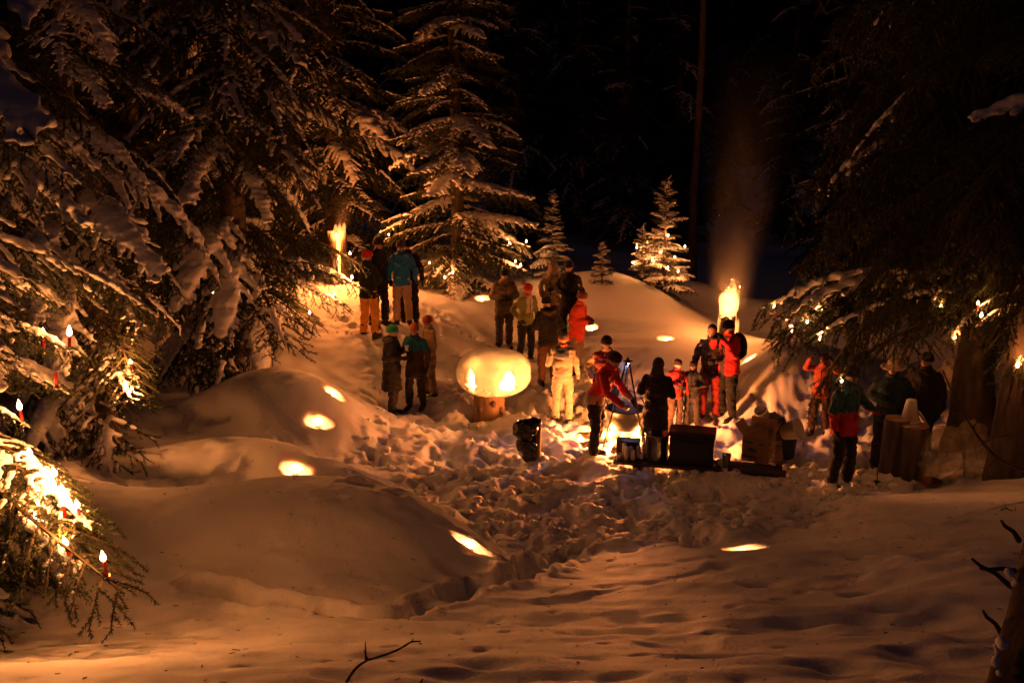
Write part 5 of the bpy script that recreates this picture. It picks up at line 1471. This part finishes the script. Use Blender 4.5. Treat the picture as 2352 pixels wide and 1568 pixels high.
# ------------------------------------------------------------------ dead wood
def dead_branch(lab, pts, r0, r1, side, name='dead_branch', m=None, snow=False):
    pts = [np.asarray(p, float) for p in pts]; o0 = pts[0]
    c = empty(name, o0, 0, lab, 'branch')
    # smooth the line
    rel = [p - o0 for p in pts]; sm = []
    for i in range(len(rel) - 1):
        for t in (0, .25, .5, .75):
            a = rel[max(i - 1, 0)]; b = rel[i]; d = rel[i + 1]; e = rel[min(i + 2, len(rel) - 1)]
            sm.append(0.5 * ((2 * b) + (-a + d) * t + (2 * a - 5 * b + 4 * d - e) * t * t + (-a + 3 * b - 3 * d + e) * t ** 3))
    sm.append(rel[-1]); n = len(sm)
    rgk = random.Random(len(lab))
    MB().tube(sm, [(r0 + (r1 - r0) * i / (n - 1)) * rgk.uniform(.85, 1.2) for i in range(n)], 8).build('stem', m or M['twig'], c)
    for (t, vec, r) in side:
        b = sm[int(t * (n - 1))]; v_ = np.asarray(vec, float)
        MB().tube([b, b + v_ * .5 + np.array([0, 0, .02 * np.linalg.norm(v_)]), b + v_], [r, r * .8, r * .35], 6).build('side_twig', m or M['twig'], c)
    return c
dead_branch('dark bare branch slanting through the picture at the right edge', [P(2480, 1120, 11.6), P(2352, 1078, 11.4), P(2290, 1050, 11.3), P(2245, 1000, 11.2), P(2200, 925, 11.1), P(2165, 850, 11.0)], .026, .007,
            [(.3, (.25, 0, -.08), .01), (.42, (-.1, 0, -.14), .008), (.55, (.32, 0, .1), .01), (.75, (-.12, 0, -.05), .006), (.85, (.02, 0, .12), .005), (.65, (.2, .1, .18), .008)], m=M['bark'])
s0 = on_snow(780, 1566, 3.0)
dead_branch('thin bare twig sticking out of the foreground snow, bottom left of centre', [s0 - np.array([0, 0, .06]), P(812, 1540, depth_of(s0)), P(840, 1517, depth_of(s0) + .02), P(862, 1510, depth_of(s0) + .03), P(905, 1495, depth_of(s0) + .05), P(930, 1482, depth_of(s0) + .06), P(945, 1473, depth_of(s0) + .06), P(966, 1472, depth_of(s0) + .07)], .0070, .0032,
            [(.3, (0.002, 0, .10), .005), (.34, (-.02, 0, .05), .004), (.72, (.04, 0, .025), .003), (.86, (.01, 0, .02), .003)])
s1 = on_snow(965, 1567, 3.0)
dead_branch('tiny twig stub at the bottom edge right of the thin twig', [s1 - np.array([0, 0, .05]), s1 + np.array([0, 0, .03]), s1 + np.array([.012, 0, .06])], .006, .003, [(.6, (.012, 0, .02), .002)])
s2 = on_snow(2290, 1170, 3.0)
dead_branch('short dead twig poking from the snow at the right edge', [s2 - np.array([0, 0, .05]), s2 + np.array([.1, 0, .03]), P(2352, 1195, depth_of(s2)), ], .008, .004, [(.5, (-.05, 0, .09), .004), (.8, (-.02, 0, .1), .004)])
# leaning trunk at the right edge, close by
b0 = P(2338, 1640, 3.9); b1 = P(2442, 1150, 4.1)
c = empty('leaning_trunk', b0, 0, 'dark leaning dead trunk with snow patches at the lower right corner', 'trunk')
d_ = b1 - b0
rings = []; side_ = np.cross(d_, [0, 1.0, 0]); side_ /= np.linalg.norm(side_); fr = np.cross(side_, d_); fr /= np.linalg.norm(fr)
for i, t in enumerate(np.linspace(-.15, 1.3, 60)):
    ring = []
    for j in range(36):
        w = 2 * math.pi * j / 36
        k = 1 + 0.10 * float(fbm(np.array([math.cos(w) * 3.5]), np.array([math.sin(w) * 3.5]), np.array([t * 7.0]), seed=5, oct=3)[0]) + 0.05 * math.sin(6 * w + t * 3)
        ring.append(d_ * t + (side_ * math.cos(w) + fr * math.sin(w)) * (.138 - .04 * t) * k)
    rings.append(ring)
MB().rings(rings).build('trunk', M['bark'], c)
for (u0, v0, u1, v1) in [(2320, 1345, 2233, 1283), (2330, 1310, 2252, 1305), (2300, 1455, 2258, 1402), (2340, 1240, 2300, 1195)]:
    a, b = P(u0, v0, 4.05) - b0, P(u1, v1, 3.98) - b0
    MB().tube([a, a * .6 + b * .4 + np.array([.004, 0, .006]), a * .25 + b * .75 + np.array([-.003, 0, -.002]), b], [.012, .009, .008, .005], 7, round_ends=True).build('stub', M['bark'], c)
rgk = random.Random(12)
for (v0, v1, n) in [(1470, 1545, 10), (1310, 1345, 5)]:
    mb = MB()
    for k in range(n):
        v = rgk.uniform(v0, v1); u = 2352 - (v - 1190) / (1568 - 1190) * 78 + rgk.uniform(2, 16)
        q = P(u, v, 3.86) - b0 + np.array([0, rgk.uniform(-.01, .05), 0]); r = rgk.uniform(.008, .016)
        mb.ell(q, (r * 1.1, r * 1.6, r * 1.2), 8, 6)
    me = remesh(mb, .006, 1, 'snow'); me.materials.append(M['branch_snow']); me.polygons.foreach_set('use_smooth', np.ones(len(me.polygons), bool))
    o = link('snow', me, c); o['kind'] = 'stuff'

# needles and bark flakes fallen on the snow
mb = MB(); rgk = random.Random(8)
for k in range(520):
    x, y = rgk.uniform(-4.5, 5.5), rgk.uniform(3.6, 13.5)
    z = gz(x, y); a = rgk.uniform(0, 3.14); L = rgk.uniform(.006, .022) * (1.6 if rgk.random() < .08 else 1)
    dx, dy = L * math.cos(a), L * math.sin(a)
    mb.tube([(x - dx, y - dy, gz(x - dx, y - dy) + .004), (x + dx, y + dy, gz(x + dx, y + dy) + .004)], rgk.uniform(.0016, .0032), 4)
tag(mb.build('fallen_needles', M['twig']), 'spruce needles and twig bits scattered on the foreground snow', 'needles', kind='stuff')

# ------------------------------------------------------------------ smoke and steam
def smoke(name, lab, rings, dens, color, scale, seed):
    m = bpy.data.materials.new(name); m.use_nodes = True
    n, l = m.node_tree.nodes, m.node_tree.links
    n.remove(n['Principled BSDF'])
    v = n.new('ShaderNodeVolumePrincipled'); v.inputs['Color'].default_value = (*color, 1); v.inputs['Anisotropy'].default_value = 0.2
    l.new(v.outputs[0], n['Material Output'].inputs['Volume'])
    tc = n.new('ShaderNodeTexCoord'); z0, z1 = rings[0][2], rings[-1][2]
    sep = n.new('ShaderNodeSeparateXYZ'); l.new(tc.outputs['Object'], sep.inputs[0])
    def math_(op, a, b=None):
        k = n.new('ShaderNodeMath'); k.operation = op
        for i, q in enumerate((a, b)):
            if q is None: continue
            if isinstance(q, (int, float)): k.inputs[i].default_value = q
            else: l.new(q, k.inputs[i])
        return k.outputs[0]
    t = n.new('ShaderNodeMapRange'); l.new(sep.outputs['Z'], t.inputs[0]); t.inputs[1].default_value = z0; t.inputs[2].default_value = z1
    t.clamp = True; t = t.outputs[0]
    r0, r1 = rings[0][3], rings[-1][3]
    cx_ = math_('MULTIPLY', t, rings[-1][0]); cy_ = math_('MULTIPLY', t, rings[-1][1])
    dx = math_('SUBTRACT', sep.outputs['X'], cx_); dy = math_('SUBTRACT', sep.outputs['Y'], cy_)
    rr_ = math_('SQRT', math_('ADD', math_('MULTIPLY', dx, dx), math_('MULTIPLY', dy, dy)))
    rad = math_('ADD', math_('MULTIPLY', t, (r1 - r0)), r0)
    q = math_('MAXIMUM', math_('SUBTRACT', 1.0, math_('POWER', math_('DIVIDE', rr_, rad), 2.0)), 0.0)
    no = n.new('ShaderNodeTexNoise'); no.inputs['Scale'].default_value = scale; no.inputs['Detail'].default_value = 2
    mp = n.new('ShaderNodeMapping'); mp.inputs['Scale'].default_value = (1, 1, .35); mp.inputs['Location'].default_value = (seed, seed, 0)
    l.new(tc.outputs['Object'], mp.inputs[0]); l.new(mp.outputs[0], no.inputs['Vector'])
    nz = math_('MULTIPLY', math_('POWER', no.outputs['Fac'], 2.2), 3.2)
    fade = math_('MULTIPLY', math_('POWER', math_('SUBTRACT', 1.0, t), 1.5), math_('MINIMUM', math_('ADD', math_('MULTIPLY', t, 8.0), 0.15), 1.0))
    l.new(math_('MULTIPLY', math_('MULTIPLY', math_('MULTIPLY', math_('POWER', q, 2.6), nz), fade), dens), v.inputs['Density'])
    mb = MB(); R_ = []
    for (x, y, z, r) in rings: R_.append([(x + r * math.cos(2 * math.pi * j / 20), y + r * math.sin(2 * math.pi * j / 20), z) for j in range(20)])
    mb.rings(R_)
    o = link(name, mb.mesh(name, [m]))
    tag(o, lab, 'smoke' if 'smoke' in name else 'steam', kind='stuff')
    return o
o = smoke('smoke_plume', 'pale smoke rising from the log torch beside the right spruce', [(0, 0, 0, .46), (.09, 0, 1.6, .74), (.17, 0, 3.2, 1.02), (.28, 0, 5.4, 1.4)], 0.60, (.8, .8, .8), 2.2, 3.0)
o.location = (tb[0] + .03, tb[1], tb[2] + TH + .1)
o = smoke('smoke_wisp', 'thin smoke over the left log torch', [(0, 0, 0, .16), (.08, 0, .5, .28), (.15, 0, 1.1, .42)], 0.10, (.8, .75, .7), 2.0, 7.0)
o.location = (tb2[0] + .10, tb2[1] - .05, tb2[2] + TH2 + .05)
o = smoke('steam_cloud', 'bluish steam standing in the mouth of the cauldron', [(0, 0, 0, .26), (.01, 0, .2, .27), (.03, 0, .5, .26)], 11.0, (.85, .82, .9), 4.0, 5.0)
o.location = (fx, fy, cz - .08)
bpy.data.scenes.remove(tmp_scene)
